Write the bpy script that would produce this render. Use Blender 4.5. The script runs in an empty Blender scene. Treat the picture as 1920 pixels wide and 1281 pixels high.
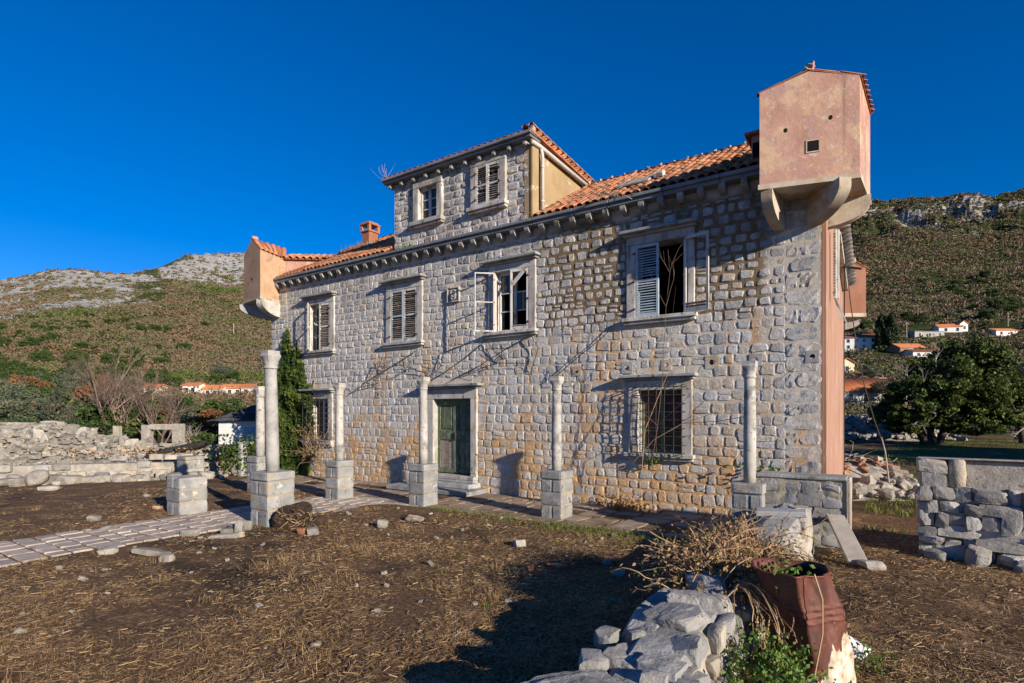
import bpy, math, random
import numpy as np
from mathutils import Vector, Matrix, Euler
R = random.Random(7)
rng = np.random.default_rng(11)
scene = bpy.context.scene
COL = scene.collection

# ------------------------------------------------------------------ camera, sky, sun, exposure
cam = bpy.data.objects.new('camera', bpy.data.cameras.new('camera'))
COL.objects.link(cam)
cam.location = (0, 0, 2.15)
cam.rotation_euler = (math.radians(90), 0, 0)
cam.data.sensor_width = 36.0
cam.data.lens = 1050 / 1920 * 36.0
cam.data.shift_y = (776 - 640.5) / 1920
cam.data.clip_end = 9000
scene.camera = cam

SUN_AZ = math.radians(39.5)      # shadows run this far left of straight ahead
SUN_EL = math.radians(17.0)
world = bpy.data.worlds.new('World'); scene.world = world
world.use_nodes = True
wn, wl = world.node_tree.nodes, world.node_tree.links
bg = wn['Background']
sky = wn.new('ShaderNodeTexSky'); sky.sky_type = 'NISHITA'
sky.sun_disc = False
sky.sun_elevation = SUN_EL
sky.sun_rotation = math.radians(180) - SUN_AZ
sky.air_density = 1.0; sky.dust_density = 0.0; sky.ozone_density = 6.0; sky.altitude = 300
hs = wn.new('ShaderNodeHueSaturation'); hs.inputs['Saturation'].default_value = 1.25
hs.inputs['Value'].default_value = 1.0
tint = wn.new('ShaderNodeMix'); tint.data_type = 'RGBA'; tint.blend_type = 'MULTIPLY'; tint.inputs[0].default_value = 1; tint.inputs[7].default_value = (1.0, .86, 1.05, 1)
wl.new(sky.outputs[0], hs.inputs['Color']); wl.new(hs.outputs[0], tint.inputs[6]); wl.new(tint.outputs[2], bg.inputs['Color'])
bg.inputs['Strength'].default_value = 0.078
sl = bpy.data.lights.new('sun', 'SUN'); sl.energy = 5.0; sl.angle = math.radians(0.5)
sl.color = (1.0, 0.87, 0.70)
sun = bpy.data.objects.new('sun', sl); COL.objects.link(sun)
_d = Vector((-math.sin(SUN_AZ) * math.cos(SUN_EL), math.cos(SUN_AZ) * math.cos(SUN_EL), -math.sin(SUN_EL)))
sun.rotation_euler = _d.to_track_quat('-Z', 'Y').to_euler()
sun.location = (30, -30, 30)
scene.view_settings.view_transform = 'Standard'
scene.view_settings.look = 'None'
scene.view_settings.gamma = 1.0
scene.view_settings.use_curve_mapping = False
scene.view_settings.exposure = 0.75

# ------------------------------------------------------------------ mesh helpers
def mesh_np(name, V, tris=None, quads=None, mat=None, rnd=None, smooth=False, attrs=None, polys=None):
    me = bpy.data.meshes.new(name)
    V = np.asarray(V, np.float32)
    loops, starts, tot = [], [], 0
    if quads is not None and len(quads):
        q = np.asarray(quads, np.int32); loops.append(q.ravel()); starts.append(np.arange(len(q)) * 4); tot = q.size
    if tris is not None and len(tris):
        t = np.asarray(tris, np.int32); loops.append(t.ravel()); starts.append(tot + np.arange(len(t)) * 3); tot += t.size
    for p in (polys or []):
        loops.append(np.asarray(p, np.int32)); starts.append(np.array([tot])); tot += len(p)
    L = np.concatenate(loops).astype(np.int32); S = np.concatenate(starts).astype(np.int32)
    me.vertices.add(len(V)); me.vertices.foreach_set('co', V.ravel())
    me.loops.add(len(L)); me.loops.foreach_set('vertex_index', L)
    me.polygons.add(len(S)); me.polygons.foreach_set('loop_start', S)
    if rnd is not None:
        a = me.attributes.new('rnd', 'FLOAT', 'POINT'); a.data.foreach_set('value', np.asarray(rnd, np.float32))
    for k, v in (attrs or {}).items():
        a = me.attributes.new(k, 'FLOAT', 'POINT'); a.data.foreach_set('value', np.asarray(v, np.float32))
    me.update(calc_edges=True); me.validate()
    if mat: me.materials.append(mat)
    me.polygons.foreach_set('use_smooth', np.full(len(me.polygons), smooth))
    return me

def link(name, me, parent=None, loc=None, rot=None, kind=None):
    o = bpy.data.objects.new(name, me); COL.objects.link(o)
    if parent is not None: o.parent = parent
    if loc is not None: o.location = loc
    if rot is not None: o.rotation_euler = rot
    if kind: o['kind'] = kind
    return o

class MB:
    def __init__(s): s.V = []; s.T = []; s.Q = []; s.P = []; s.r = []; s.n = 0
    def add(s, V, F, r=None):
        V = np.asarray(V, float)
        if r is None: r = R.random()
        for f in F:
            f = [i + s.n for i in f]
            (s.T if len(f) == 3 else s.Q if len(f) == 4 else s.P).append(f)
        s.V.append(V); s.r.append(np.full(len(V), r)); s.n += len(V); return s
    def addnp(s, V, Q=None, T=None, r=None):
        if Q is not None: s.Q.extend((np.asarray(Q) + s.n).tolist())
        if T is not None: s.T.extend((np.asarray(T) + s.n).tolist())
        s.V.append(np.asarray(V, float)); s.r.append(np.full(len(V), R.random()) if r is None else np.broadcast_to(r, (len(V),)).astype(float)); s.n += len(V); return s
    def box(s, x0, x1, y0, y1, z0, z1, b=0.0, j=0.0, r=None):
        V, F = cbox(x0, x1, y0, y1, z0, z1, b)
        if j: V = V + rng.uniform(-j, j, V.shape)
        return s.add(V, F, r)
    def tube(s, pts, rad, n=6, cap=True, r=None):
        V, F = tube(pts, rad, n, cap); return s.add(V, F, r)
    def mesh(s, name, mat, smooth=False):
        return mesh_np(name, np.concatenate(s.V), s.T, s.Q, mat, np.concatenate(s.r), smooth, polys=s.P)
    def build(s, name, mat, parent=None, smooth=False, kind=None, loc=None, rot=None):
        return link(name, s.mesh(name, mat, smooth), parent, loc, rot, kind)

import bmesh
def _hull():
    P = []
    for ax in range(3):
        for sg in (-1, 1):
            for a in (-1, 1):
                for b in (-1, 1):
                    p = [0, 0, 0]; p[ax] = sg; p[(ax + 1) % 3] = a * .8; p[(ax + 2) % 3] = b * .8; P.append(p)
    bm = bmesh.new(); vs = [bm.verts.new(p) for p in P]
    bm.verts.index_update()
    bmesh.ops.convex_hull(bm, input=vs)
    bmesh.ops.dissolve_limit(bm, angle_limit=.01, verts=bm.verts[:], edges=bm.edges[:])
    bm.verts.index_update()
    co = np.array([v.co[:] for v in bm.verts]); F = [[v.index for v in f.verts] for f in bm.faces]
    bm.free(); return co, F
HC, HF = _hull()
BV = np.array([(x, y, z) for z in (-1, 1) for y in (-1, 1) for x in (-1, 1)], float)
BF = [(0, 2, 3, 1), (4, 5, 7, 6), (0, 1, 5, 4), (2, 6, 7, 3), (0, 4, 6, 2), (1, 3, 7, 5)]
def cbox(x0, x1, y0, y1, z0, z1, b=0.0):
    c = np.array([(x0 + x1) / 2, (y0 + y1) / 2, (z0 + z1) / 2]); h = np.abs(np.array([x1 - x0, y1 - y0, z1 - z0])) / 2
    if b <= 0: return BV * h + c, BF
    b = min(b, h.min() * .9)
    return np.where(np.abs(HC) > .9, np.sign(HC) * h, np.sign(HC) * (h - b)) + c, HF

def tube(pts, rad, n=6, cap=True):
    P = np.asarray(pts, float); m = len(P)
    rad = np.broadcast_to(np.asarray(rad, float), (m,))
    T = np.gradient(P, axis=0); T /= np.linalg.norm(T, axis=1)[:, None] + 1e-9
    up = np.array([0, 0, 1.]) if abs(T[0][2]) < .9 else np.array([1., 0, 0])
    V = []; a = np.arange(n) * 2 * math.pi / n
    for i in range(m):
        u = np.cross(up, T[i]); u /= np.linalg.norm(u) + 1e-9; w = np.cross(T[i], u); up = w if False else up
        V.append(P[i] + rad[i] * (np.cos(a)[:, None] * u + np.sin(a)[:, None] * w))
    F = []
    for i in range(m - 1):
        for k in range(n):
            F.append((i * n + k, i * n + (k + 1) % n, (i + 1) * n + (k + 1) % n, (i + 1) * n + k))
    if cap: F.append(tuple(range(n - 1, -1, -1))); F.append(tuple(range((m - 1) * n, m * n)))
    return np.concatenate(V), F

def loft(rings, cap=True):
    n = len(rings[0]); V = np.concatenate([np.asarray(r, float) for r in rings]); F = []
    for i in range(len(rings) - 1):
        for k in range(n):
            F.append((i * n + k, i * n + (k + 1) % n, (i + 1) * n + (k + 1) % n, (i + 1) * n + k))
    if cap: F.append(tuple(range(n - 1, -1, -1))); F.append(tuple(range((len(rings) - 1) * n, len(rings) * n)))
    return V, F

def prism(poly, z0, z1):
    n = len(poly)
    V = [(x, y, z0) for x, y in poly] + [(x, y, z1) for x, y in poly]
    F = [tuple(range(n - 1, -1, -1)), tuple(range(n, 2 * n))] + [(i, (i + 1) % n, n + (i + 1) % n, n + i) for i in range(n)]
    return np.array(V, float), F

def _cs(n):
    idx = {}; V = []; F = []
    def vid(p):
        k = tuple(np.round(p, 5))
        if k not in idx: idx[k] = len(V); V.append(p)
        return idx[k]
    for ax in range(3):
        for sg in (-1, 1):
            for i in range(n):
                for j in range(n):
                    q = []
                    for (a, b) in ((i, j), (i + 1, j), (i + 1, j + 1), (i, j + 1)):
                        p = [0, 0, 0]; p[ax] = sg; p[(ax + 1) % 3] = -1 + 2 * a / n; p[(ax + 2) % 3] = -1 + 2 * b / n; q.append(vid(p))
                    F.append(tuple(q if sg > 0 else q[::-1]))
    return np.array(V, float), F
CS = {n: _cs(n) for n in (2, 3, 4, 5)}
def rock(c, size, n=2, rnd=.45, j=.14):
    V, F = CS[n]
    S = V / np.linalg.norm(V, axis=1)[:, None]
    P = V * (1 - rnd) + S * rnd * 1.15
    P = P * (1 + rng.normal(0, j, (len(P), 1))) + rng.normal(0, j * .4, P.shape)
    sk = np.eye(3) + rng.uniform(-.15, .15, (3, 3))
    return (P @ sk) * (np.asarray(size) / 2) + np.asarray(c), F

def n3(P, f, o=4, seed=0):
    x, y, z = (P * f).T + seed * 3.7
    return (fbm(x + 50, y + 50, o, seed) + fbm(y + 90, z + 70, o, seed + 1) + fbm(z + 30, x + 20, o, seed + 2)) / 3 - .47
def crag(size, n=8, rnd=.3, amp=.35, seed=None):
    """weathered stone: rounded block with coherent broken relief"""
    if n not in CS: CS[n] = _cs(n)
    seed = R.randint(0, 999) if seed is None else seed
    V, F = CS[n]; S = V / np.linalg.norm(V, axis=1)[:, None]
    P = V * (1 - rnd) + S * rnd * 1.15
    sk = np.eye(3) + np.random.default_rng(seed).uniform(-.16, .16, (3, 3)); P = P @ sk
    P = P + S * (n3(P, .9, 3, seed) * amp * 1.7 + n3(P, 3.2, 4, seed + 5) * amp * .9 + (n3(P, 11, 3, seed + 9) * amp * .35 if n > 15 else 0))[:, None]
    q = np.random.default_rng(seed + 1)
    for _ in range(5):                     # a few planes knocked off
        d = q.normal(0, 1, 3); d /= np.linalg.norm(d); h = P @ d; lim = h.max() * q.uniform(.70, .92)
        P = P - np.outer(np.clip(h - lim, 0, None) * .9, d)
    return P * np.asarray(size) / 2, F
def rblock(x0, x1, y0, y1, z0, z1, amp=.012, n=7, pe=16):
    if n not in CS: CS[n] = _cs(n)
    V, F = CS[n]; h = np.array([x1 - x0, y1 - y0, z1 - z0]) / 2; c = np.array([x0 + x1, y0 + y1, z0 + z1]) / 2
    k = 1 / (np.abs(V) ** pe).sum(1) ** (1 / pe); P = V * k[:, None] * h + c
    s = R.randint(0, 900); S = V / np.linalg.norm(V, axis=1)[:, None]
    return P + S * (n3(P, 5, 4, s) * amp * 2.4 + n3(P, 16, 2, s + 3) * amp * 1.6)[:, None], F
# numpy value noise
def vnoise(x, y, seed=0):
    xi = np.floor(x).astype(np.int64); yi = np.floor(y).astype(np.int64); xf = x - xi; yf = y - yi
    u = xf * xf * (3 - 2 * xf); v = yf * yf * (3 - 2 * yf)
    def h(a, b):
        k = (a * 374761393 + b * 668265263 + seed * 974711) & 0x7fffffff
        k = ((k ^ (k >> 13)) * 1274126177) & 0x7fffffff
        return ((k ^ (k >> 16)) & 0xffff) / 65535.0
    return (h(xi, yi) * (1 - u) + h(xi + 1, yi) * u) * (1 - v) + (h(xi, yi + 1) * (1 - u) + h(xi + 1, yi + 1) * u) * v
def fbm(x, y, o=4, seed=0):
    s = 0; a = .5
    for i in range(o): s = s + a * vnoise(x, y, seed + i); x = x * 2.03; y = y * 2.03; a *= .5
    return s

# ------------------------------------------------------------------ things
def tag(o, label, cat, group=None):
    o['label'] = label; o['category'] = cat
    if group: o['group'] = group
    return o
def thing(name, label, cat, loc=(0, 0, 0), rz=0, group=None):
    o = bpy.data.objects.new(name, None); COL.objects.link(o)
    o.location = loc; o.rotation_euler = (0, 0, rz); o.empty_display_size = .2
    return tag(o, label, cat, group)
def struct(o): o['kind'] = 'structure'; return o

# ------------------------------------------------------------------ materials
def newmat(name):
    m = bpy.data.materials.new(name); m.use_nodes = True
    nt = m.node_tree; return m, nt, nt.nodes['Principled BSDF']
def N(nt, t, **kw):
    n = nt.nodes.new(t)
    for k, v in kw.items():
        if k in n.inputs: n.inputs[k].default_value = v
        else: setattr(n, k, v)
    return n
def ramp(nt, fac, cols):
    r = nt.nodes.new('ShaderNodeValToRGB'); e = r.color_ramp.elements
    while len(e) < len(cols): e.new(.5)
    for i, (p, c) in enumerate(cols):
        e[i].position = p; e[i].color = (*c, 1) if len(c) == 3 else c
    nt.links.new(fac, r.inputs[0]); return r.outputs[0]
def mixc(nt, fac, a, b, mode='MIX'):
    n = nt.nodes.new('ShaderNodeMix'); n.data_type = 'RGBA'; n.blend_type = mode
    for s, v in ((n.inputs[0], fac), (n.inputs[6], a), (n.inputs[7], b)):
        if hasattr(v, 'is_linked') or hasattr(v, 'links'): nt.links.new(v, s)
        elif isinstance(v, (int, float)): s.default_value = v
        else: s.default_value = (*v, 1)
    return n.outputs[2]
def math_(nt, op, a, b=None, clamp=False):
    n = nt.nodes.new('ShaderNodeMath'); n.operation = op; n.use_clamp = clamp
    for i, v in enumerate((a, b)):
        if v is None: continue
        if isinstance(v, (int, float)): n.inputs[i].default_value = v
        else: nt.links.new(v, n.inputs[i])
    return n.outputs[0]
def maprange(nt, v, a, b, c=0., d=1.):
    n = nt.nodes.new('ShaderNodeMapRange'); n.interpolation_type = 'SMOOTHSTEP'
    nt.links.new(v, n.inputs[0]); n.inputs[1].default_value = a; n.inputs[2].default_value = b; n.inputs[3].default_value = c; n.inputs[4].default_value = d
    return n.outputs[0]
def noise(nt, vec, scale, detail=5, rough=.6, dist=0):
    n = nt.nodes.new('ShaderNodeTexNoise'); n.inputs['Scale'].default_value = scale; n.inputs['Detail'].default_value = detail
    n.inputs['Roughness'].default_value = rough; n.inputs['Distortion'].default_value = dist
    if vec is not None: nt.links.new(vec, n.inputs['Vector'])
    return n.outputs['Fac']
def pos(nt): return nt.nodes.new('ShaderNodeNewGeometry').outputs['Position']
def mapping(nt, vec, scale=(1, 1, 1), rot=(0, 0, 0)):
    n = nt.nodes.new('ShaderNodeMapping'); nt.links.new(vec, n.inputs[0]); n.inputs['Scale'].default_value = scale; n.inputs['Rotation'].default_value = rot
    return n.outputs[0]
def sepz(nt, vec):
    n = nt.nodes.new('ShaderNodeSeparateXYZ'); nt.links.new(vec, n.inputs[0]); return n.outputs
def rnd01(nt):
    a = nt.nodes.new('ShaderNodeAttribute'); a.attribute_name = 'rnd'
    o = nt.nodes.new('ShaderNodeObjectInfo')
    return math_(nt, 'FRACT', math_(nt, 'ADD', a.outputs['Fac'], o.outputs['Random']))
def bump(nt, bsdf, h, strength=.5, dist=.02, normal=None):
    b = nt.nodes.new('ShaderNodeBump'); b.inputs['Strength'].default_value = strength; b.inputs['Distance'].default_value = dist
    nt.links.new(h, b.inputs['Height']); nt.links.new(b.outputs[0], bsdf.inputs['Normal']); return b
def pm(name, cols, scale=3, rough=.9, bs=.5, bscale=25, bd=.02, rv=.3, stretch=(1, 1, 1), spots=None, spec=.25, metal=0):
    """noise-ramped colour, per-piece value shift, optional (scale, lo, hi, colour) wear spots, bump"""
    m, nt, b = newmat(name)
    p = mapping(nt, pos(nt), stretch)
    k = len(cols)
    f = noise(nt, p, scale, 6)
    c = ramp(nt, f, [(.28 + .44 * i / max(1, k - 1), cc) for i, cc in enumerate(cols)])
    if rv:
        v = maprange(nt, rnd01(nt), 0, 1, 1 - rv, 1 + rv * .7)
        h = N(nt, 'ShaderNodeHueSaturation'); nt.links.new(v, h.inputs['Value']); nt.links.new(c, h.inputs['Color']); c = h.outputs[0]
    for sp in (spots or []):
        sc, lo, hi, cc = sp[:4]
        st = sp[4] if len(sp) > 4 else (1, 1, 1)
        q = mapping(nt, pos(nt), st)
        c = mixc(nt, maprange(nt, noise(nt, q, sc, 6, .65), lo, hi), c, cc)
    nt.links.new(c, b.inputs['Base Color'])
    b.inputs['Roughness'].default_value = rough; b.inputs['Specular IOR Level'].default_value = spec; b.inputs['Metallic'].default_value = metal
    if bs: bump(nt, b, noise(nt, pos(nt), bscale, 8, .7), bs, bd)
    return m

HROT = math.radians(-34.5)
def houselocal(nt):
    n = nt.nodes.new('ShaderNodeVectorRotate'); n.rotation_type = 'Z_AXIS'
    s = nt.nodes.new('ShaderNodeVectorMath'); s.operation = 'SUBTRACT'; s.inputs[1].default_value = (5.915, 10.690, 0)
    nt.links.new(pos(nt), s.inputs[0]); nt.links.new(s.outputs[0], n.inputs['Vector']); n.inputs['Angle'].default_value = -HROT
    return n.outputs[0]
def stain_fac(nt, L):
    """orange wash low on the facade and in runs below the sills"""
    s = sepz(nt, L); z = s[2]
    n1 = noise(nt, mapping(nt, L, (1.1, 1, .55)), 1.0, 5, .6)
    a = maprange(nt, math_(nt, 'ADD', math_(nt, 'MULTIPLY', z, -.27), math_(nt, 'MULTIPLY', n1, 2.3)), .58, .95)
    n2 = noise(nt, mapping(nt, L, (2.2, 1, .16)), 1.0, 4, .6)
    b = math_(nt, 'MULTIPLY', maprange(nt, n2, .52, .64), maprange(nt, z, 5.6, 3.6))
    return math_(nt, 'MAXIMUM', a, math_(nt, 'MULTIPLY', b, .8)), z
def facade_stone():
    m, nt, b = newmat('facade_stone')
    L = houselocal(nt); r = rnd01(nt)
    c = ramp(nt, r, [(0, (.33, .335, .345)), (.3, (.45, .455, .465)), (.55, (.56, .56, .56)), (.85, (.54, .52, .49)), (1, (.52, .44, .34))])
    f = noise(nt, L, 9, 8, .72)
    c = mixc(nt, maprange(nt, f, .40, .60), mixc(nt, .40, c, (.20, .20, .21)), c)
    c = mixc(nt, maprange(nt, noise(nt, L, 14, 6, .7), .56, .68), c, (.56, .57, .58))
    s, z = stain_fac(nt, L)
    s2 = math_(nt, 'MULTIPLY', s, maprange(nt, math_(nt, 'FRACT', math_(nt, 'MULTIPLY', r, 7.3)), .1, .9, .12, .95))
    c = mixc(nt, s2, c, mixc(nt, maprange(nt, f, .35, .65), (.46, .27, .13), (.58, .40, .23)))
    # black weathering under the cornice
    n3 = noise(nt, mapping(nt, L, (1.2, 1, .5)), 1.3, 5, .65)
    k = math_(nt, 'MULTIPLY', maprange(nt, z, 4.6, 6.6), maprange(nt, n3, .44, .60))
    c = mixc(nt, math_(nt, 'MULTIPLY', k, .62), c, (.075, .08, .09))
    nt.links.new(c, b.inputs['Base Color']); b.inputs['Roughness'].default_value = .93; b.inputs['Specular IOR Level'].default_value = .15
    hh = math_(nt, 'ADD', noise(nt, L, 16, 6, .65), math_(nt, 'MULTIPLY', noise(nt, L, 48, 4, .7), .75))
    bump(nt, b, hh, 1.0, .038)
    return m
def mortar_mat():
    m, nt, b = newmat('mortar')
    L = houselocal(nt); s = sepz(nt, L)
    f = noise(nt, L, 6, 8, .7)
    c = ramp(nt, f, [(.3, (.40, .355, .30)), (.5, (.51, .46, .39)), (.7, (.60, .55, .48))])
    st, z = stain_fac(nt, L)
    c = mixc(nt, st, c, (.50, .32, .165))
    # brown repointing in the upper right
    e = noise(nt, L, .9, 3, .5)
    zz = math_(nt, 'ADD', z, math_(nt, 'MULTIPLY', e, .9)); xx = math_(nt, 'ADD', s[0], math_(nt, 'MULTIPLY', e, 1.0))
    w = math_(nt, 'MULTIPLY', math_(nt, 'MULTIPLY', maprange(nt, zz, 4.55, 4.8), maprange(nt, zz, 7.3, 7.1)), math_(nt, 'MULTIPLY', maprange(nt, xx, -6.0, -5.7), maprange(nt, xx, -.35, -.55)))
    c = mixc(nt, w, c, mixc(nt, maprange(nt, f, .35, .65), (.14, .095, .055), (.25, .185, .115)))
    nt.links.new(c, b.inputs['Base Color']); b.inputs['Roughness'].default_value = .97; b.inputs['Specular IOR Level'].default_value = .1
    bump(nt, b, noise(nt, L, 30, 8, .7), .7, .02)
    return m

M = {}
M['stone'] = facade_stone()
M['mortar'] = mortar_mat()
M['lime'] = pm('dressed_limestone', [(.29, .28, .26), (.42, .405, .38), (.54, .52, .49)], 2.2, .88, .4, 40, .012, .12,
               spots=[(1.6, .50, .66, (.22, .195, .16), (2.5, 2.5, .6)), (7, .58, .68, (.12, .11, .10)), (3, .58, .68, (.34, .27, .19))])
M['limegrey'] = pm('weathered_limestone', [(.16, .165, .17), (.27, .275, .28), (.38, .375, .36)], 3, .9, .5, 35, .015, .15,
                   spots=[(5, .58, .68, (.07, .07, .07))])
M['column'] = pm('column_stone', [(.25, .24, .225), (.355, .345, .325), (.45, .435, .415)], 3, .88, .35, 40, .012, .06,
                 spots=[(4.0, .53, .63, (.20, .195, .18)), (14, .57, .66, (.13, .125, .115)), (1.2, .54, .70, (.36, .32, .26), (3, 3, .6))])
M['pedestal'] = pm('pedestal_stone', [(.165, .17, .175), (.25, .255, .255), (.335, .33, .315)], 3, .9, .7, 30, .025, .15,
                   spots=[(3.2, .52, .66, (.30, .26, .20)), (8, .58, .68, (.11, .105, .10)), (5, .60, .70, (.46, .44, .40))])
M['pedmortar'] = pm('pedestal_mortar', [(.27, .22, .16), (.36, .31, .25)], 8, .95, .6, 40, .02, 0)
M['pink'] = pm('pink_plaster', [(.30, .165, .128), (.385, .225, .175), (.45, .285, .215)], 1.8, .9, .5, 14, .02, 0,
               spots=[(1.6, .50, .62, (.48, .33, .225)), (3.5, .54, .64, (.36, .235, .21)), (1.3, .57, .70, (.20, .145, .11), (2.3, 2.3, .22)), (1.1, .60, .68, (.27, .19, .14), (2.0, 2.0, .5)), (9, .60, .68, (.52, .40, .34)), (2.4, .58, .72, (.47, .30, .29))])
M['pinkwall'] = pm('pink_side_plaster', [(.26, .145, .105), (.315, .185, .135), (.37, .235, .175)], 1.2, .9, .2, 25, .01, 0, stretch=(4, 4, .5),
                   spots=[(1.4, .58, .70, (.56, .45, .38), (4, 4, .6))])
M['ochre'] = pm('ochre_plaster', [(.25, .175, .092), (.31, .225, .125), (.37, .28, .165)], 1.5, .92, .25, 30, .01, 0,
                spots=[(1.9, .62, .655, (.48, .40, .28)), (1.5, .60, .75, (.24, .17, .09), (3, 3, .4))])
M['tile'] = pm('roof_tile', [(.27, .105, .055), (.385, .155, .076), (.46, .22, .12)], 2.5, .9, .4, 40, .012, .42,
               spots=[(2.3, .54, .66, (.28, .19, .125)), (12, .58, .68, (.50, .40, .30)), (5, .58, .68, (.10, .08, .062))])
M['tiledark'] = pm('old_roof_tile', [(.22, .08, .045), (.36, .13, .07), (.45, .19, .10)], 3, .9, .4, 40, .01, .35,
                   spots=[(5, .58, .68, (.10, .075, .06))])
M['brick'] = pm('brick', [(.25, .105, .055), (.35, .155, .085)], 5, .9, .5, 40, .01, .2, spots=[(4, .55, .66, (.30, .24, .17))])
M['zinc'] = pm('gutter_zinc', [(.10, .11, .125), (.17, .185, .20), (.24, .25, .26)], 3, .6, .2, 30, .005, .1, stretch=(.6, .6, 3), spec=.4)
M['pipe'] = pm('grey_pipe', [(.40, .38, .36), (.52, .50, .47)], 3, .6, .15, 30, .005, .05, spots=[(3, .60, .70, (.28, .17, .10))])
M['white_wood'] = pm('flaking_white_paint', [(.34, .34, .325), (.47, .47, .45), (.57, .56, .54)], 5, .75, .3, 50, .006, .12, stretch=(1, 1, .4),
                     spots=[(7, .56, .64, (.24, .19, .15), (1, 1, .4))])
M['blue_wood'] = pm('faded_blue_paint', [(.24, .32, .40), (.33, .41, .48), (.43, .49, .53)], 5, .75, .3, 50, .006, .12,
                    spots=[(7, .57, .66, (.40, .37, .33))])
M['grey_wood'] = pm('weathered_slat_wood', [(.13, .10, .082), (.24, .195, .165), (.34, .29, .25)], 6, .9, .4, 60, .006, .35, stretch=(1, 1, 6))
M['green_wood'] = pm('flaking_green_paint', [(.045, .065, .045), (.085, .115, .075), (.16, .18, .12)], 5, .7, .4, 40, .006, .12, stretch=(2.5, 2.5, .5),
                     spots=[(9, .57, .63, (.26, .25, .17), (2, 2, .7)), (4, .57, .66, (.060, .048, .034), (4, 4, .35))])
M['iron'] = pm('rusty_iron', [(.03, .027, .025), (.06, .05, .045)], 12, .75, .3, 60, .003, .1)
M['hole_shade'] = pm('painted_hole_shade', [(.004, .004, .004), (.008, .007, .006)], 2, .95, 0, rv=0)  # near-black colour standing in for the shade inside holes
M['pinkochre'] = pm('ochre_pink_plaster', [(.36, .22, .14), (.45, .29, .18), (.50, .34, .225)], 1.8, .9, .5, 14, .02, 0, spots=[(1.6, .52, .66, (.42, .245, .17)), (3.5, .56, .66, (.30, .22, .15)), (1.3, .58, .70, (.20, .15, .11), (2.3, 2.3, .22))])
M['pinkdark'] = pm('reddish_plaster', [(.19, .085, .055), (.24, .115, .075), (.28, .145, .10)], 1.6, .9, .3, 25, .012, 0, spots=[(1.6, .56, .70, (.15, .08, .06), (3, 3, .3))])
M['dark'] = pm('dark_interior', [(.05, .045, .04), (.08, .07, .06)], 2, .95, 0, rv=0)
M['path'] = pm('paving_stone', [(.27, .22, .185), (.37, .315, .27), (.46, .405, .355)], 2.5, .9, .5, 28, .012, .16,
               spots=[(2.5, .56, .68, (.20, .15, .11)), (12, .60, .70, (.50, .46, .42))])
M['terrace'] = pm('terrace_paving', [(.17, .125, .09), (.25, .19, .145), (.33, .28, .23)], 1.6, .95, .5, 28, .012, .12,
                  spots=[(1.3, .52, .66, (.14, .092, .06))])
M['rubble'] = pm('rubble_stone', [(.165, .152, .135), (.26, .243, .215), (.37, .345, .305)], 5, .92, .7, 25, .03, .28,
                 spots=[(3, .57, .69, (.42, .33, .23)), (9, .62, .70, (.16, .15, .14))])
M['drystone'] = pm('dry_stone', [(.18, .175, .17), (.29, .28, .27), (.40, .385, .36)], 4, .93, .8, 22, .03, .25,
                   spots=[(2.5, .56, .68, (.36, .29, .22)), (10, .58, .68, (.12, .115, .11))])
M['plaster_old'] = pm('old_lime_plaster', [(.23, .20, .16), (.34, .305, .25), (.46, .42, .36)], 3.2, .93, .8, 18, .03, .12,
                      spots=[(4, .55, .65, (.27, .235, .19)), (2, .57, .7, (.48, .37, .22)), (11, .62, .7, (.2, .19, .17))])
M['captop'] = pm('lichen_cap', [(.17, .17, .17), (.27, .27, .265), (.36, .355, .34)], 4, .95, .9, 20, .03, .1,
                 spots=[(6, .56, .66, (.12, .12, .115)), (3, .60, .7, (.25, .24, .15))])
M['concrete'] = pm('rough_concrete', [(.21, .19, .165), (.31, .285, .25), (.38, .355, .32)], 6, .95, .8, 35, .02, .08,
                   spots=[(18, .56, .64, (.15, .135, .12))])
M['limewarm'] = pm('stained_limestone', [(.30, .255, .20), (.42, .36, .29), (.50, .45, .38)], 2.5, .9, .4, 30, .012, .1, spots=[(2.2, .52, .66, (.36, .23, .12)), (1.6, .58, .70, (.17, .14, .11), (2, 2, .6))])
M['rust'] = pm('rust_drum', [(.085, .024, .014), (.145, .040, .022), (.21, .065, .034)], 3, .55, .3, 18, .01, .0, spec=.45,
               spots=[(5, .58, .68, (.06, .02, .014), (1, 1, .5)), (14, .64, .70, (.30, .13, .08))])
M['white_paint'] = pm('splashed_lime_paint', [(.58, .50, .38), (.72, .67, .57), (.80, .77, .70)], 5, .8, .4, 20, .01, 0,
                      spots=[(7, .60, .68, (.36, .22, .12), (1.5, 1.5, .6))])
M['char'] = pm('charred_wood', [(.012, .011, .010), (.035, .030, .026)], 8, .9, .7, 30, .02, .1)
M['bark'] = pm('bark', [(.035, .026, .02), (.075, .055, .042), (.12, .095, .075)], 9, .95, .7, 30, .02, .2)
M['twig'] = pm('bare_twig', [(.12, .085, .068), (.20, .15, .122)], 6, .95, .2, 40, .005, .35)
M['twigpale'] = pm('pale_bare_twig', [(.28, .24, .21), (.38, .34, .31)], 6, .95, .2, 40, .005, .3)
M['vine'] = pm('dry_vine', [(.13, .075, .048), (.26, .175, .105), (.40, .29, .17)], 9, .95, .2, 40, .004, .5)
M['slate'] = pm('stone_slate', [(.025, .026, .030), (.055, .056, .062), (.095, .092, .09)], 4, .85, .6, 25, .02, .4)
M['shedwall'] = pm('whitewash', [(.50, .51, .52), (.64, .64, .64)], 2, .9, .3, 25, .01, 0, spots=[(2.5, .60, .75, (.38, .36, .33))])
M['peat'] = pm('dark_root_clod', [(.012, .009, .007), (.032, .022, .016), (.085, .052, .032)], 6, .95, .9, 30, .03, .2)
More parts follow.
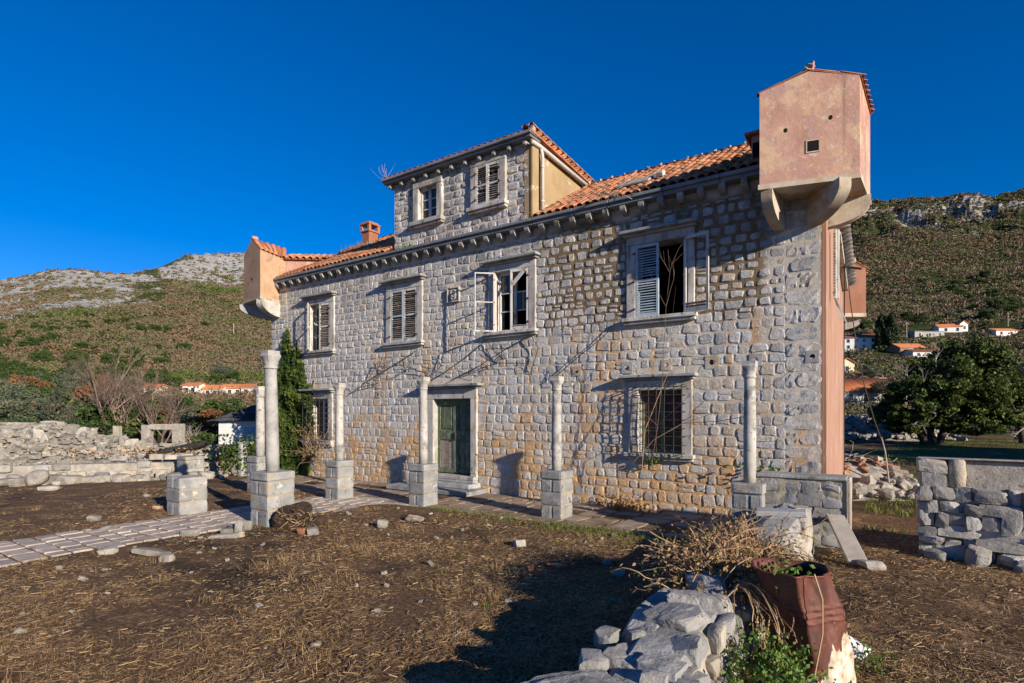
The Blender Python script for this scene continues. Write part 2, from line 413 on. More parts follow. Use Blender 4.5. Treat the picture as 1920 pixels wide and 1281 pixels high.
M['bag'] = pm('white_plastic', [(.62, .62, .62), (.74, .74, .73)], 3, .5, .4, 12, .02, 0, spec=.5)
M['weathered_plank'] = pm('weathered_plank', [(.24, .21, .18), (.36, .33, .29)], 5, .9, .4, 40, .008, .1)
def glass_mat():
    m, nt, b = newmat('window_glass')
    b.inputs['Base Color'].default_value = (.035, .03, .032, 1); b.inputs['Roughness'].default_value = .12; b.inputs['Specular IOR Level'].default_value = .6
    bump(nt, b, noise(nt, pos(nt), 3, 2), .15, .02); return m
M['glass'] = glass_mat()
M['redpane'] = pm('dusty_red_pane', [(.055, .022, .020), (.10, .042, .038)], 3, .5, .1, 20, .005, .2)

def leafmat(name, cols, trans=.25, rv=.5, rough=.6, spec=.25, nz=1.0):
    m, nt, b = newmat(name)
    r = rnd01(nt); k = len(cols)
    f = math_(nt, 'ADD', math_(nt, 'MULTIPLY', r, .75), math_(nt, 'MULTIPLY', math_(nt, 'SUBTRACT', noise(nt, pos(nt), .9, 3), .38), 1.0), True) if nz else r
    c = ramp(nt, f, [(i / max(1, k - 1), cc) for i, cc in enumerate(cols)])
    nt.links.new(c, b.inputs['Base Color']); b.inputs['Roughness'].default_value = rough; b.inputs['Specular IOR Level'].default_value = spec
    if trans:
        t = nt.nodes.new('ShaderNodeBsdfTranslucent'); nt.links.new(c, t.inputs[0])
        mx = nt.nodes.new('ShaderNodeMixShader'); mx.inputs[0].default_value = trans
        nt.links.new(b.outputs[0], mx.inputs[1]); nt.links.new(t.outputs[0], mx.inputs[2])
        nt.links.new(mx.outputs[0], nt.nodes['Material Output'].inputs[0])
    return m
M['leafdark'] = leafmat('evergreen_leaf', [(.020, .038, .010), (.055, .085, .018), (.10, .13, .026), (.17, .18, .04)])
M['ivy'] = leafmat('ivy_leaf', [(.018, .040, .010), (.045, .080, .016), (.085, .12, .020), (.24, .20, .03)])
M['olive'] = leafmat('olive_leaf', [(.060, .078, .046), (.095, .115, .070), (.15, .165, .11)])
M['bush'] = leafmat('bush_leaf', [(.022, .044, .012), (.050, .082, .020), (.085, .12, .028)])
M['cypress'] = leafmat('cypress_leaf', [(.016, .030, .012), (.032, .052, .020), (.055, .075, .028)])
M['russet'] = leafmat('russet_leaf', [(.13, .055, .026), (.22, .10, .045), (.30, .16, .06)])
M['scrub'] = leafmat('hill_scrub', nz=.0, cols= [(.026, .048, .010), (.050, .085, .015), (.080, .120, .022), (.115, .140, .036), (.135, .118, .062), (.17, .125, .085), (.235, .14, .065)], trans=.2)
M['straw'] = leafmat('dry_straw', [(.105, .058, .028), (.23, .14, .066), (.36, .24, .12), (.50, .37, .21)], .15)
M['grassgreen'] = leafmat('green_grass', [(.06, .09, .015), (.12, .16, .03), (.22, .23, .06)])
M['dryleaf'] = leafmat('dry_leaf', [(.20, .10, .045), (.36, .21, .10), (.45, .32, .15)])
M['weed'] = leafmat('weed_leaf', [(.045, .095, .018), (.09, .17, .03), (.17, .25, .06)])

def ground_mat():
    m, nt, b = newmat('dry_ground')
    p = pos(nt)
    f = noise(nt, p, .35, 6, .62); f2 = noise(nt, p, 2.2, 8, .7); f3 = noise(nt, p, 22, 6, .7)
    c = ramp(nt, f3, [(.30, (.054, .033, .021)), (.48, (.118, .073, .044)), (.62, (.20, .128, .076)), (.76, (.33, .225, .135))])
    c = mixc(nt, maprange(nt, f2, .50, .66), c, mixc(nt, maprange(nt, f3, .4, .65), (.20, .125, .068), (.38, .26, .145)))
    c = mixc(nt, maprange(nt, f, .50, .62), c, mixc(nt, maprange(nt, f3, .4, .6), (.030, .022, .017), (.075, .053, .038)))
    s = sepz(nt, p)
    g = math_(nt, 'MULTIPLY', maprange(nt, noise(nt, p, .16, 4), .44, .58), maprange(nt, s[0], 6.5, 12))
    c = mixc(nt, math_(nt, 'MULTIPLY', g, maprange(nt, s[1], 12, 30, .55, 1)), c, mixc(nt, f3, (.050, .060, .018), (.16, .14, .05)))
    nt.links.new(c, b.inputs['Base Color']); b.inputs['Roughness'].default_value = .97; b.inputs['Specular IOR Level'].default_value = .1
    bump(nt, b, noise(nt, p, 14, 8, .72), 1.0, .06)
    return m
M['ground'] = ground_mat()
def hill_mat():
    m, nt, b = newmat('hill_ground')
    a = nt.nodes.new('ShaderNodeAttribute'); a.attribute_name = 'rock'
    p = pos(nt)
    f = noise(nt, p, .05, 8, .68); f2 = noise(nt, p, .22, 6, .7)
    f4 = noise(nt, mapping(nt, p, (.5, .5, 2.4)), .10, 8, .75)
    soil = ramp(nt, f, [(.34, (.030, .052, .014)), (.46, (.050, .074, .022)), (.56, (.080, .092, .036)), (.68, (.13, .12, .065))])
    rockc = ramp(nt, f4, [(.32, (.15, .15, .14)), (.45, (.36, .355, .335)), (.58, (.52, .51, .485)), (.7, (.60, .59, .57))])
    rk = maprange(nt, math_(nt, 'ADD', a.outputs['Fac'], math_(nt, 'MULTIPLY', math_(nt, 'SUBTRACT', f2, .5), 1.5)), .42, .58)
    c = mixc(nt, rk, soil, rockc)
    nt.links.new(c, b.inputs['Base Color']); b.inputs['Roughness'].default_value = .97; b.inputs['Specular IOR Level'].default_value = .05
    bump(nt, b, noise(nt, mapping(nt, p, (1, 1, 1.8)), .12, 10, .75), 1.0, 7.0)
    return m
M['hill'] = hill_mat()
# ================================================================== THE HOUSE (local x along the facade, -y towards the yard)
HL, HD, HZ = 18.1, 5.0, 6.9
house = thing('stone_house', 'two storey rough stone villa with pink corner turrets and orange tiled roof', 'house', (5.915, 10.690, 0), HROT)
HM = Matrix.Translation((5.915, 10.690, 0)) @ Matrix.Rotation(HROT, 4, 'Z')
def hw(u, y, z=0): return HM @ Vector((u, y, z))

# openings: u0,u1,z0,z1 of the hole, and of the stone surround that the masonry stops at
OPEN = dict(
    W1=(-15.72, -14.62, 4.33, 5.93), W2=(-11.68, -10.58, 4.33, 5.93), W3=(-7.70, -6.64, 4.33, 5.93), W4=(-3.73, -2.63, 4.33, 5.99),
    G1=(-15.72, -14.72, 1.25, 2.66), G2=(-3.67, -2.67, 1.27, 2.68), D=(-9.91, -8.53, .42, 2.57),
    TW1=(-10.52, -9.80, 7.85, 8.83), TW2=(-8.33, -7.56, 7.81, 8.93))
SUR = dict(
    W1=(-15.94, -14.40, 4.20, 6.12), W2=(-11.90, -10.36, 4.20, 6.12), W3=(-7.92, -6.42, 4.20, 6.12), W4=(-3.95, -2.40, 4.20, 6.18),
    G1=(-15.95, -14.49, 1.06, 2.88), G2=(-3.90, -2.45, 1.13, 2.90), D=(-10.13, -8.31, .32, 2.86),
    TW1=(-10.74, -9.60, 7.68, 9.0), TW2=(-8.54, -7.36, 7.66, 9.03))

def holed_wall(u0, u1, z0, z1, holes, step, amp, y=0.0):
    """a plane with rectangular holes, slightly uneven"""
    xs = set(np.round(np.linspace(u0, u1, int((u1 - u0) / step) + 2), 4)); zs = set(np.round(np.linspace(z0, z1, int((z1 - z0) / step) + 2), 4))
    for h in holes: xs |= {h[0], h[1]}; zs |= {h[2], h[3]}
    xs = sorted(x for x in xs if u0 <= x <= u1); zs = sorted(z for z in zs if z0 <= z <= z1)
    X, Z = np.meshgrid(xs, zs); V = np.stack([X.ravel(), y + rng.uniform(-amp, amp, X.size), Z.ravel()], 1)
    nx = len(xs); F = []
    for j in range(len(zs) - 1):
        for i in range(nx - 1):
            mx, mz = (xs[i] + xs[i + 1]) / 2, (zs[j] + zs[j + 1]) / 2
            if any(h[0] < mx < h[1] and h[2] < mz < h[3] for h in holes): continue
            a = j * nx + i; F.append((a, a + 1, a + nx + 1, a + nx))
    return V, F
fw = MB()
inset = [(h[0] - .06, h[1] + .06, h[2] - .06, h[3] + .06) for h in OPEN.values()]
fw.add(*holed_wall(-HL, -.02, -.3, HZ, inset[:7], .22, .008))
wall = fw.build('wall', M['mortar'], house)
tw = MB(); tw.add(*holed_wall(-11.6, -6.62, HZ, 9.22, inset[7:], .22, .008, y=.04))
# tower left side
tw.add([(-11.6, .04, HZ), (-11.6, 3.3, HZ), (-11.6, 3.3, 9.1), (-11.6, .04, 9.22)], [(0, 3, 2, 1)])
tw.build('tower_wall', M['mortar'], house)
# rear, left and inner shell keep the rooms dark
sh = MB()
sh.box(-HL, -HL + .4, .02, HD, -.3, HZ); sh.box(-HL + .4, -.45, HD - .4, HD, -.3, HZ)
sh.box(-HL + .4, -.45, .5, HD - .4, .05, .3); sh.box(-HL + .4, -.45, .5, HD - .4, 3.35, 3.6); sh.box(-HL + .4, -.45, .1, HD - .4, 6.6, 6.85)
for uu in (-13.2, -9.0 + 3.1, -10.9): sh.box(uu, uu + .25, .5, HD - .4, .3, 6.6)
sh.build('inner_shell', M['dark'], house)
# pink right-hand wall: near strip, then the main rendered face
pw = MB()
gab = [(.06, -.3), (HD, -.3), (HD, 6.95), (2.75, 8.55), (.06, 6.95)]
V = [(0.02, y, z) for y, z in gab] + [(-.43, y, z) for y, z in gab]
n = 5; pw.add(V, [tuple(range(n)), tuple(range(2 * n - 1, n - 1, -1))] + [(i, i + n, (i + 1) % n + n, (i + 1) % n) for i in range(n)])
pw.box(-.015, .075, .075, .30, -.3, 6.3, .01)
pw.build('side_wall', M['pinkwall'], house)

# ---- facing stones
def stone_mesh(w, h, prot, nu=4, nv=4, rough=.30, square=False):
    """a rough pitched facing stone: rim sunk in the mortar, face bulging and broken (y- is out)"""
    us = np.array([0, .10, .36, .64, .90, 1]) if nu == 4 else np.array([0, .10, .30, .50, .70, .90, 1])
    vs = np.array([0, .12, .38, .64, .88, 1])
    U, W = np.meshgrid(us, vs); sh_ = U.shape
    edge = np.minimum(np.minimum(U, 1 - U) * 10, np.minimum(W, 1 - W) * 8.3).clip(0, 1)
    inn = (edge > .9)
    Y = np.where(inn, -prot * (1 + rng.uniform(-rough * 1.6, rough * 1.6, sh_)), .007)
    mid = (U > .2) & (U < .8) & (W > .2) & (W < .8)
    Y = np.where(mid, Y - prot * (.1 if square else rng.uniform(-.1, .5)), Y)
    jk = .4 if square else 1; jx = rng.uniform(-.05, .05, sh_) * min(w, .3) * jk; jz = rng.uniform(-.065, .065, sh_) * h * jk
    pe = R.uniform(9, 16) if square else R.uniform(3.2, 9); a_, b_ = np.abs(2 * U - 1), np.abs(2 * W - 1); mx = np.maximum(a_, b_); sq = mx / np.maximum((a_ ** pe + b_ ** pe) ** (1 / pe), 1e-6)
    tp, tq = (R.uniform(-.03, .03),) * 2 if square else (R.uniform(-.14, .14), R.uniform(-.14, .14))
    # rounded corners
    cx = (U - .5) * w * sq * (1 + tp * (W - .5) * 2); cz = (W - .5) * h * sq * (1 + tq * (U - .5) * 2)
    cr = ((np.abs(U - .5) > .39) & (np.abs(W - .5) > .37))
    V = np.stack([(cx + jx).ravel(), Y.ravel(), (cz + jz).ravel()], 1)
    n = len(us); F = [(j * n + i, j * n + i + 1, (j + 1) * n + i + 1, (j + 1) * n + i) for j in range(len(vs) - 1) for i in range(n - 1)]
    return V, F
def courses(u0, u1, z0, z1, surs, hfun, wfun, jfun):
    z = z0; out = []
    while z < z1 - .06:
        h = hfun(z); h = min(h, z1 - z) if z1 - z - h > .08 else z1 - z
        segs = [(u0, u1)]
        for s in surs:
            ov = min(z + h, s[3]) - max(z, s[2])
            if ov > .3 * h:
                ns = []
                for a, b in segs:
                    if s[1] <= a or s[0] >= b: ns.append((a, b)); continue
                    if s[0] > a: ns.append((a, s[0]))
                    if s[1] < b: ns.append((s[1], b))
                segs = ns
        for a, b in segs:
            u = a
            while u < b - .05:
                w = wfun(z)
                if b - u - w < .13: w = b - u
                zz0, zz1 = z, z + h
                for s in surs:
                    if s[0] < u + w and s[1] > u:
                        if zz0 < s[2] < zz1: zz1 = s[2]
                        if zz0 < s[3] < zz1: zz0 = s[3]
                if zz1 - zz0 > .05:
                    # now and then two small stones share the place of one
                    if w > .2 and R.random() < .09:
                        zm = zz0 + (zz1 - zz0) * R.uniform(.4, .6); out.append((u, u + w, zz0, zm)); out.append((u, u + w, zm, zz1))
                    else: out.append((u, u + w, zz0, zz1))
                u += w
        z += h
    return out
def wide_joint(u, z):
    return -5.75 + .4 * math.sin(z * 5) < u < -.5 - .4 * R.random() and 4.55 + .25 * math.sin(u * 2.1) < z < 6.75
QU = -.62
lint = [(s[0] - .12, s[1] + .12, s[3], s[3] + .15) for k, s in SUR.items() if k[0] != 'T']
surs = [SUR[k] for k in OPEN if k[0] != 'T'] + lint + [(-9.38, -8.92, 5.3, 5.73)]
cells = courses(-HL + .02, QU, -.1, 6.66, surs, lambda z: R.uniform(.19, .285) - (.03 if z > 4.3 else 0), lambda z: R.choice((R.uniform(.16, .25), R.uniform(.22, .32), R.uniform(.28, .42))), None)
# corner quoins: long and short ashlars
z = -.1; k = 0
while z < 6.3:
    h = R.uniform(.26, .36); w = (.62, .40)[k % 2] + R.uniform(-.04, .1)
    cells.append((-w, -.012, z, z + h, 1))
    if w < .55: cells.append((QU - .02, -w, z, z + h, 1))
    z += h; k += 1
def visible_size(c):
    p = hw((c[0] + c[1]) / 2, 0, (c[2] + c[3]) / 2); d = p.y
    return (c[1] - c[0]) * (c[3] - c[2]) / d / d * (abs((HM.to_3x3() @ Vector((0, -1, 0))).dot((Vector((0, 0, 2.15)) - p).normalized())))
cells.sort(key=visible_size, reverse=True)
rest = MB()
for i, c in enumerate(cells):
    u0, u1, z0, z1 = c[:4]; q = len(c) > 4
    um, zm = (u0 + u1) / 2, (z0 + z1) / 2
    wj = wide_joint(um, zm) and not q
    j = R.uniform(.030, .052) if wj else (.008 if q else R.uniform(.004, .022))
    w, h = max(.05, u1 - u0 - j), max(.05, z1 - z0 - j)
    if not q and not wj: w *= R.uniform(.94, 1.04); h *= R.uniform(.90, 1.07); zm += R.gauss(0, .009)
    if wj: w *= R.uniform(.76, .97); h *= R.uniform(.90, 1.05)
    V, F = stone_mesh(w, h, R.uniform(.005, .010) if q else R.uniform(.006, .020), 6 if w > .38 else 4, .12 if q else .42, q)
    ang = 0 if q else R.gauss(0, .05); ca, sa = math.cos(ang), math.sin(ang)
    V = np.stack([V[:, 0] * ca - V[:, 2] * sa, V[:, 1], V[:, 0] * sa + V[:, 2] * ca], 1)
    if i < 300:
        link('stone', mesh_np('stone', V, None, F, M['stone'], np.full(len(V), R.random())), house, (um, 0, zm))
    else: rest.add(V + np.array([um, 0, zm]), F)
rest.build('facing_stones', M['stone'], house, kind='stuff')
tcells = courses(-11.58, -6.66, 7.12, 9.16, [SUR['TW1'], SUR['TW2']], lambda z: R.uniform(.19, .27), lambda z: R.uniform(.2, .42), None)
ts = MB()
for u0, u1, z0, z1 in tcells:
    j = R.uniform(.012, .03); w, h = max(.05, u1 - u0 - j), max(.05, z1 - z0 - j)
    V, F = stone_mesh(w, h, R.uniform(.009, .024)); ts.add(V + np.array([(u0 + u1) / 2, .04, (z0 + z1) / 2]), F)
ts.build('tower_stones', M['stone'], house, kind='stuff')

# ---- cornice with gutter and corbels
cn = MB()
x = -17.62
while x < -.62:
    w = min(R.uniform(.9, 1.3), -.6 - x)
    cn.box(x, x + w - .006, -.27, .30, 6.90, 6.985, .012, r=R.random()); cn.box(x, x + w - .006, -.33, .28, 6.985, 7.065, .012, r=R.random()); x += w
cn.build('cornice', M['zinc'], house)
def corbel_mesh(L, H, w, n=7, nose=.35):
    """scroll bracket: profile in y (out is -y) and z, width along x"""
    pr = [(0, 0), (-L, 0), (-L, -H * nose)]
    for i in range(1, n + 1):
        a = math.pi / 2 * i / n
        pr.append((-L * math.cos(a), -H * nose - H * (1 - nose) * math.sin(a)))
    k = len(pr); V = [(-w / 2, y, z) for y, z in pr] + [(w / 2, y, z) for y, z in pr]
    F = [tuple(range(k)), tuple(range(2 * k - 1, k - 1, -1))] + [(i, i + k, (i + 1) % k + k, (i + 1) % k) for i in range(k)]
    return np.array(V, float), F
cm = MB().add(*corbel_mesh(.25, .19, .125, 7, .25)).mesh('corbel', M['pedestal'])
k = 0
u = -17.45
while u < -.95:
    link('corbel', cm, house, (u, 0.0, 6.90)); u += .435
tcn = MB()
tcn.box(-11.86, -6.48, -.20, .30, 9.20, 9.27, .012); tcn.box(-11.90, -6.44, -.26, .28, 9.27, 9.35, .012)
tcn.build('tower_cornice', M['zinc'], house)
cm2 = MB().box(-.055, .055, -.16, .05, -.14, 0, .02).mesh('corbel', M['pedestal'])
for i in range(11): link('corbel', cm2, house, (-11.66 + i * .495, 0.02, 9.20))

# ---- ochre tower side with gutter and down pipe
oc = MB()
V = [(-6.60, .02, HZ), (-6.60, 3.5, HZ + .1), (-6.60, 3.5, 8.98), (-6.60, .02, 9.20)]
V2 = [(-6.80, y, z) for _, y, z in V]
oc.add(V + V2, [(0, 1, 2, 3), (7, 6, 5, 4), (0, 4, 5, 1), (1, 5, 6, 2), (2, 6, 7, 3), (3, 7, 4, 0)])
oc.build('tower_side', M['ochre'], house)
MB().box(-6.60, -6.53, .0, .30, HZ, 9.18, .01).build('corner_pilaster', M['ochre'], house)
gt = MB(); gt.tube([(-6.50, -.12, 9.10), (-6.50, .3, 9.12), (-6.48, 3.3, 8.97)], .06, 8); gt.build('gutter', M['pipe'], house, True)
dp = MB(); dp.tube([(-6.50, .36, 9.10), (-6.49, .40, 8.95), (-6.49, .42, 8.85), (-6.49, .42, 7.25)], .048, 8)
for zz in (8.6, 7.7): dp.tube([(-6.49, .42, zz), (-6.49, .42, zz + .05)], .056, 8)
dp.build('down_pipe', M['pipe'], house, True)
fl = MB(); fl.add([(-6.585, .3, 7.30), (-6.585, 3.4, 9.03), (-6.585, 3.4, 9.16), (-6.585, .3, 7.46), (-6.45, .3, 7.32), (-6.45, 3.4, 9.05)], [(0, 1, 2, 3), (3, 2, 5, 4)])
fl.build('flashing', M['lime'], house)

# ---- roofs and tiles
RZ, RY = 8.86, 2.85                      # ridge
E0 = (-.20, 7.07)                        # eave line (y, z)
def roof_slab(pts_front, name, mat):
    V = np.array(pts_front, float); V2 = V - np.array([0, 0, .08]); n = len(V)
    F = [tuple(range(n)), tuple(range(2 * n - 1, n - 1, -1))] + [(i, i + n, (i + 1) % n + n, (i + 1) % n) for i in range(n)]
    return MB().add(np.concatenate([V, V2]), F)
rf = MB()
for P in ([(-HL - .2, *E0), (-.3, *E0), (-.3, RY, RZ), (-15.6, RY, RZ)],
          [(-.3, HD + .2, 7.07), (-HL - .2, HD + .2, 7.07), (-15.6, RY, RZ), (-.3, RY, RZ)],
          [(-HL - .2, HD + .2, 7.07), (-HL - .2, *E0), (-15.6, RY, RZ)]):
    V = np.array(P, float); V2 = V - np.array([0, 0, .06]); n = len(V)
    rf.add(np.concatenate([V, V2]), [tuple(range(n)), tuple(range(2 * n - 1, n - 1, -1))] + [(i, i + n, (i + 1) % n + n, (i + 1) % n) for i in range(n)])
roof = rf.build('roof', M['tiledark'], house)
def tile_mesh(L=.42, r0=.098, r1=.078, n=6, th=.014):
    V = []; 
    for (y, r) in ((0, r0), (L, r1)):
        for rr in (r, r - th):
            for i in range(n + 1):
                a = math.pi * i / n; V.append((rr * math.cos(a), y, rr * math.sin(a) * .85))
    m = n + 1; F = []
    for i in range(n):
        F.append((i, i + 1, 2 * m + i + 1, 2 * m + i)); F.append((i + 1, i, m + i, m + i + 1))
        F.append((m + i + 1, m + i, 3 * m + i, 3 * m + i + 1))
    return np.array(V, float), F
TV, TF = tile_mesh()
tmesh = mesh_np('roof_tile', TV, None, TF, M['tile'], np.zeros(len(TV)), True)
def place_tiles(u0, u1, slopefn, rows, rowlen, skip, parent, single, pitch=.205, mb=None):
    """cover tiles in columns up a slope; slopefn(u, s) -> (y, z, tilt)"""
    out = []
    nc = int((u1 - u0) / pitch)
    for c in range(nc):
        u = u0 + (c + .5) * pitch
        for r in range(rows):
            s = r * rowlen
            y, zz, t = slopefn(u, s)
            if skip(u, y): continue
            out.append((u + R.gauss(0, .008), y, zz, t + R.gauss(0, .02), R.gauss(0, .035), r))
    return out
tilt = math.atan2(RZ - E0[1], RY - E0[0]); slen = math.hypot(RZ - E0[1], RY - E0[0])
def main_slope(u, s): return E0[0] - .03 + s * math.cos(tilt), E0[1] + .03 + s * math.sin(tilt), tilt
rows = int(slen / .33) + 1
allt = place_tiles(-6.4, -.75, main_slope, rows, .33, lambda u, y: y > RY - .1, roof, True) + \
       place_tiles(-HL, -11.65, main_slope, rows, .33, lambda u, y: y > RY - .1 or (u < -15.6 and y > (u + HL + .2) / 2.7 * 3.05 - .35) or (u < -15.9 and y < 1.6), roof, True)
allt.sort(key=lambda t: hw(t[0], t[1], t[2]).y)
lt = MB()
def tile_xf(t, V):
    u, y, zz, ti, yaw = t[:5]
    return np.array([(Matrix.Translation((u, y, zz)) @ Matrix.Rotation(ti, 4, 'X') @ Matrix.Rotation(yaw, 4, 'Z')) @ Vector(v) for v in V])
for i, t in enumerate(allt):
    if i < 300:
        o = link('roof_tile', tmesh, roof); o.matrix_local = Matrix.Translation(t[:3]) @ Matrix.Rotation(t[3], 4, 'X') @ Matrix.Rotation(t[4], 4, 'Z')
    else: lt.add(tile_xf(t, TV), TF)
# channel tiles between the covers, as one sheet of shallow gutters
ch = MB()
for (a, b) in ((-6.4, -.75), (-HL, -11.65)):
    nc = int((b - a) / .205)
    for c in range(nc + 1):
        u = a + c * .205
        for r in range(rows - 1):
            y0, z0, t_ = main_slope(u, r * .33); y1, z1, _ = main_slope(u, r * .33 + .36)
            if y1 > RY or (u < -15.6 and y1 > (u + HL + .2) / 2.7 * 3.05): continue
            V = []
            for (yy, zz2) in ((y0, z0 + .012), (y1, z1 - .012)):
                for dx, dz in ((-.07, .03), (0, -.015), (.07, .03)): V.append((u + dx, yy, zz2 + dz))
            ch.add(V, [(0, 1, 4, 3), (1, 2, 5, 4)])
ch.build('channel_tiles', M['tiledark'], roof, kind='stuff')
# left hip tiles are far and hidden; ridge caps with dabs of white mortar
rm = MB(); rv, rfc = tile_mesh(.40, .13, .11)
rcm = mesh_np('ridge_tile', rv, None, rfc, M['tile'], np.zeros(len(rv)), True)
u = -6.3; dab = MB()
while u < -.5:
    o = link('ridge_tile', rcm, roof, (u, RY, RZ + .03), (0, 0, -math.pi / 2 + R.gauss(0, .03)))
    MB().add(*rock((u + .02, RY - .05, RZ + .09), (.05, .16, .07), 2)).build('ridge_mortar', M['limewarm'], roof); u += .36
u = -15.5
while u < -11.8:
    lt.add(np.stack([u + rv[:, 1], RY - rv[:, 0], RZ + .03 + rv[:, 2]], 1), rfc); u += .36
# tower roof: tiles show only along the right verge and a line at the front
tr = MB(); P = [(-11.9, -.24, 9.36), (-6.42, -.24, 9.36), (-6.42, 3.55, 9.08), (-11.9, 3.55, 9.08)]
V = np.array(P, float); V2 = V - np.array([0, 0, .05]); tr.add(np.concatenate([V, V2]), [(0, 1, 2, 3), (7, 6, 5, 4)] + [(i, i + 4, (i + 1) % 4 + 4, (i + 1) % 4) for i in range(4)])
troof = tr.build('tower_roof', M['tiledark'], house)
tt = -math.atan2(.28, 3.79)
for i in range(11):                       # verge covers running down the right edge, stepped
    y = -.2 + i * .33
    for du in (0, -.2):
        o = link('roof_tile', tmesh, troof); o.matrix_local = Matrix.Translation((-6.46 + du, y + .4, 9.35 - .28 * y / 3.79 + .035)) @ Matrix.Rotation(math.pi, 4, 'Z') @ Matrix.Rotation(-tt + .12, 4, 'X')
    vv = TV.copy(); 
for i in range(13):                       # small verge tiles laid across, their ends towards the yard side
    y = .1 + i * .26
    o = link('verge_tile', tmesh, troof); o.scale = (.85, .55, .9)
    o.location = (-6.36, y, 9.34 - .28 * y / 3.79 + .0); o.rotation_euler = (0, 0, math.pi / 2)
for i in range(24):
    u = -11.8 + i * .215
    lt.add(np.stack([u + TV[:, 0], -.2 + TV[:, 1], 9.37 + TV[:, 2] * .7 - TV[:, 1] * .07], 1), TF)
lt.build('far_roof_tiles', M['tile'], roof, kind='stuff', smooth=True)
MB().add(*rock((-6.5, -.08, 9.42), (.16, .2, .14), 3)).build('ridge_end', M['lime'], troof)
# flat skylight patch and a few grey boards on the right roof slope
y, zz, t_ = main_slope(0, 1.15)
sk = MB(); sk.box(-.42, .42, -.3, .3, 0, .05, .01); o = sk.build('skylight', M['weathered_plank'], roof); o.matrix_local = Matrix.Translation((-4.05, y, zz + .09)) @ Matrix.Rotation(tilt, 4, 'X')
sk = MB(); sk.box(-.12, .12, -.1, .1, 0, .12, .02); o = sk.build('skylight_kerb', M['lime'], roof); o.matrix_local = Matrix.Translation((-3.45, y, zz + .09)) @ Matrix.Rotation(tilt, 4, 'X')

# ---- chimney
chx, chy = -15.35, 2.35
cb = MB(); cb.box(-.20, .20, -.22, .22, 8.2, 9.02, .015)
chim = cb.build('chimney', M['brick'], house, loc=(chx, chy, 0))
cc = MB(); cc.box(-.25, .25, -.27, .27, 9.02, 9.08, .01)
for sx in (-1, 1):
    for sy in (-1, 1): cc.box(sx * .2 - .05, sx * .2 + .05, sy * .21 - .05, sy * .21 + .05, 9.08, 9.28)
cc.box(-.27, .27, -.29, .29, 9.28, 9.34, .01); cc.box(-.22, .22, -.23, .23, 9.34, 9.40, .01)
cc.build('chimney_cap', M['brick'], chim)
ck = MB(); ck.box(-.5, .5, -.4, .4, 8.05, 8.55, .08, .03); ck.build('chimney_base', M['limegrey'], chim)

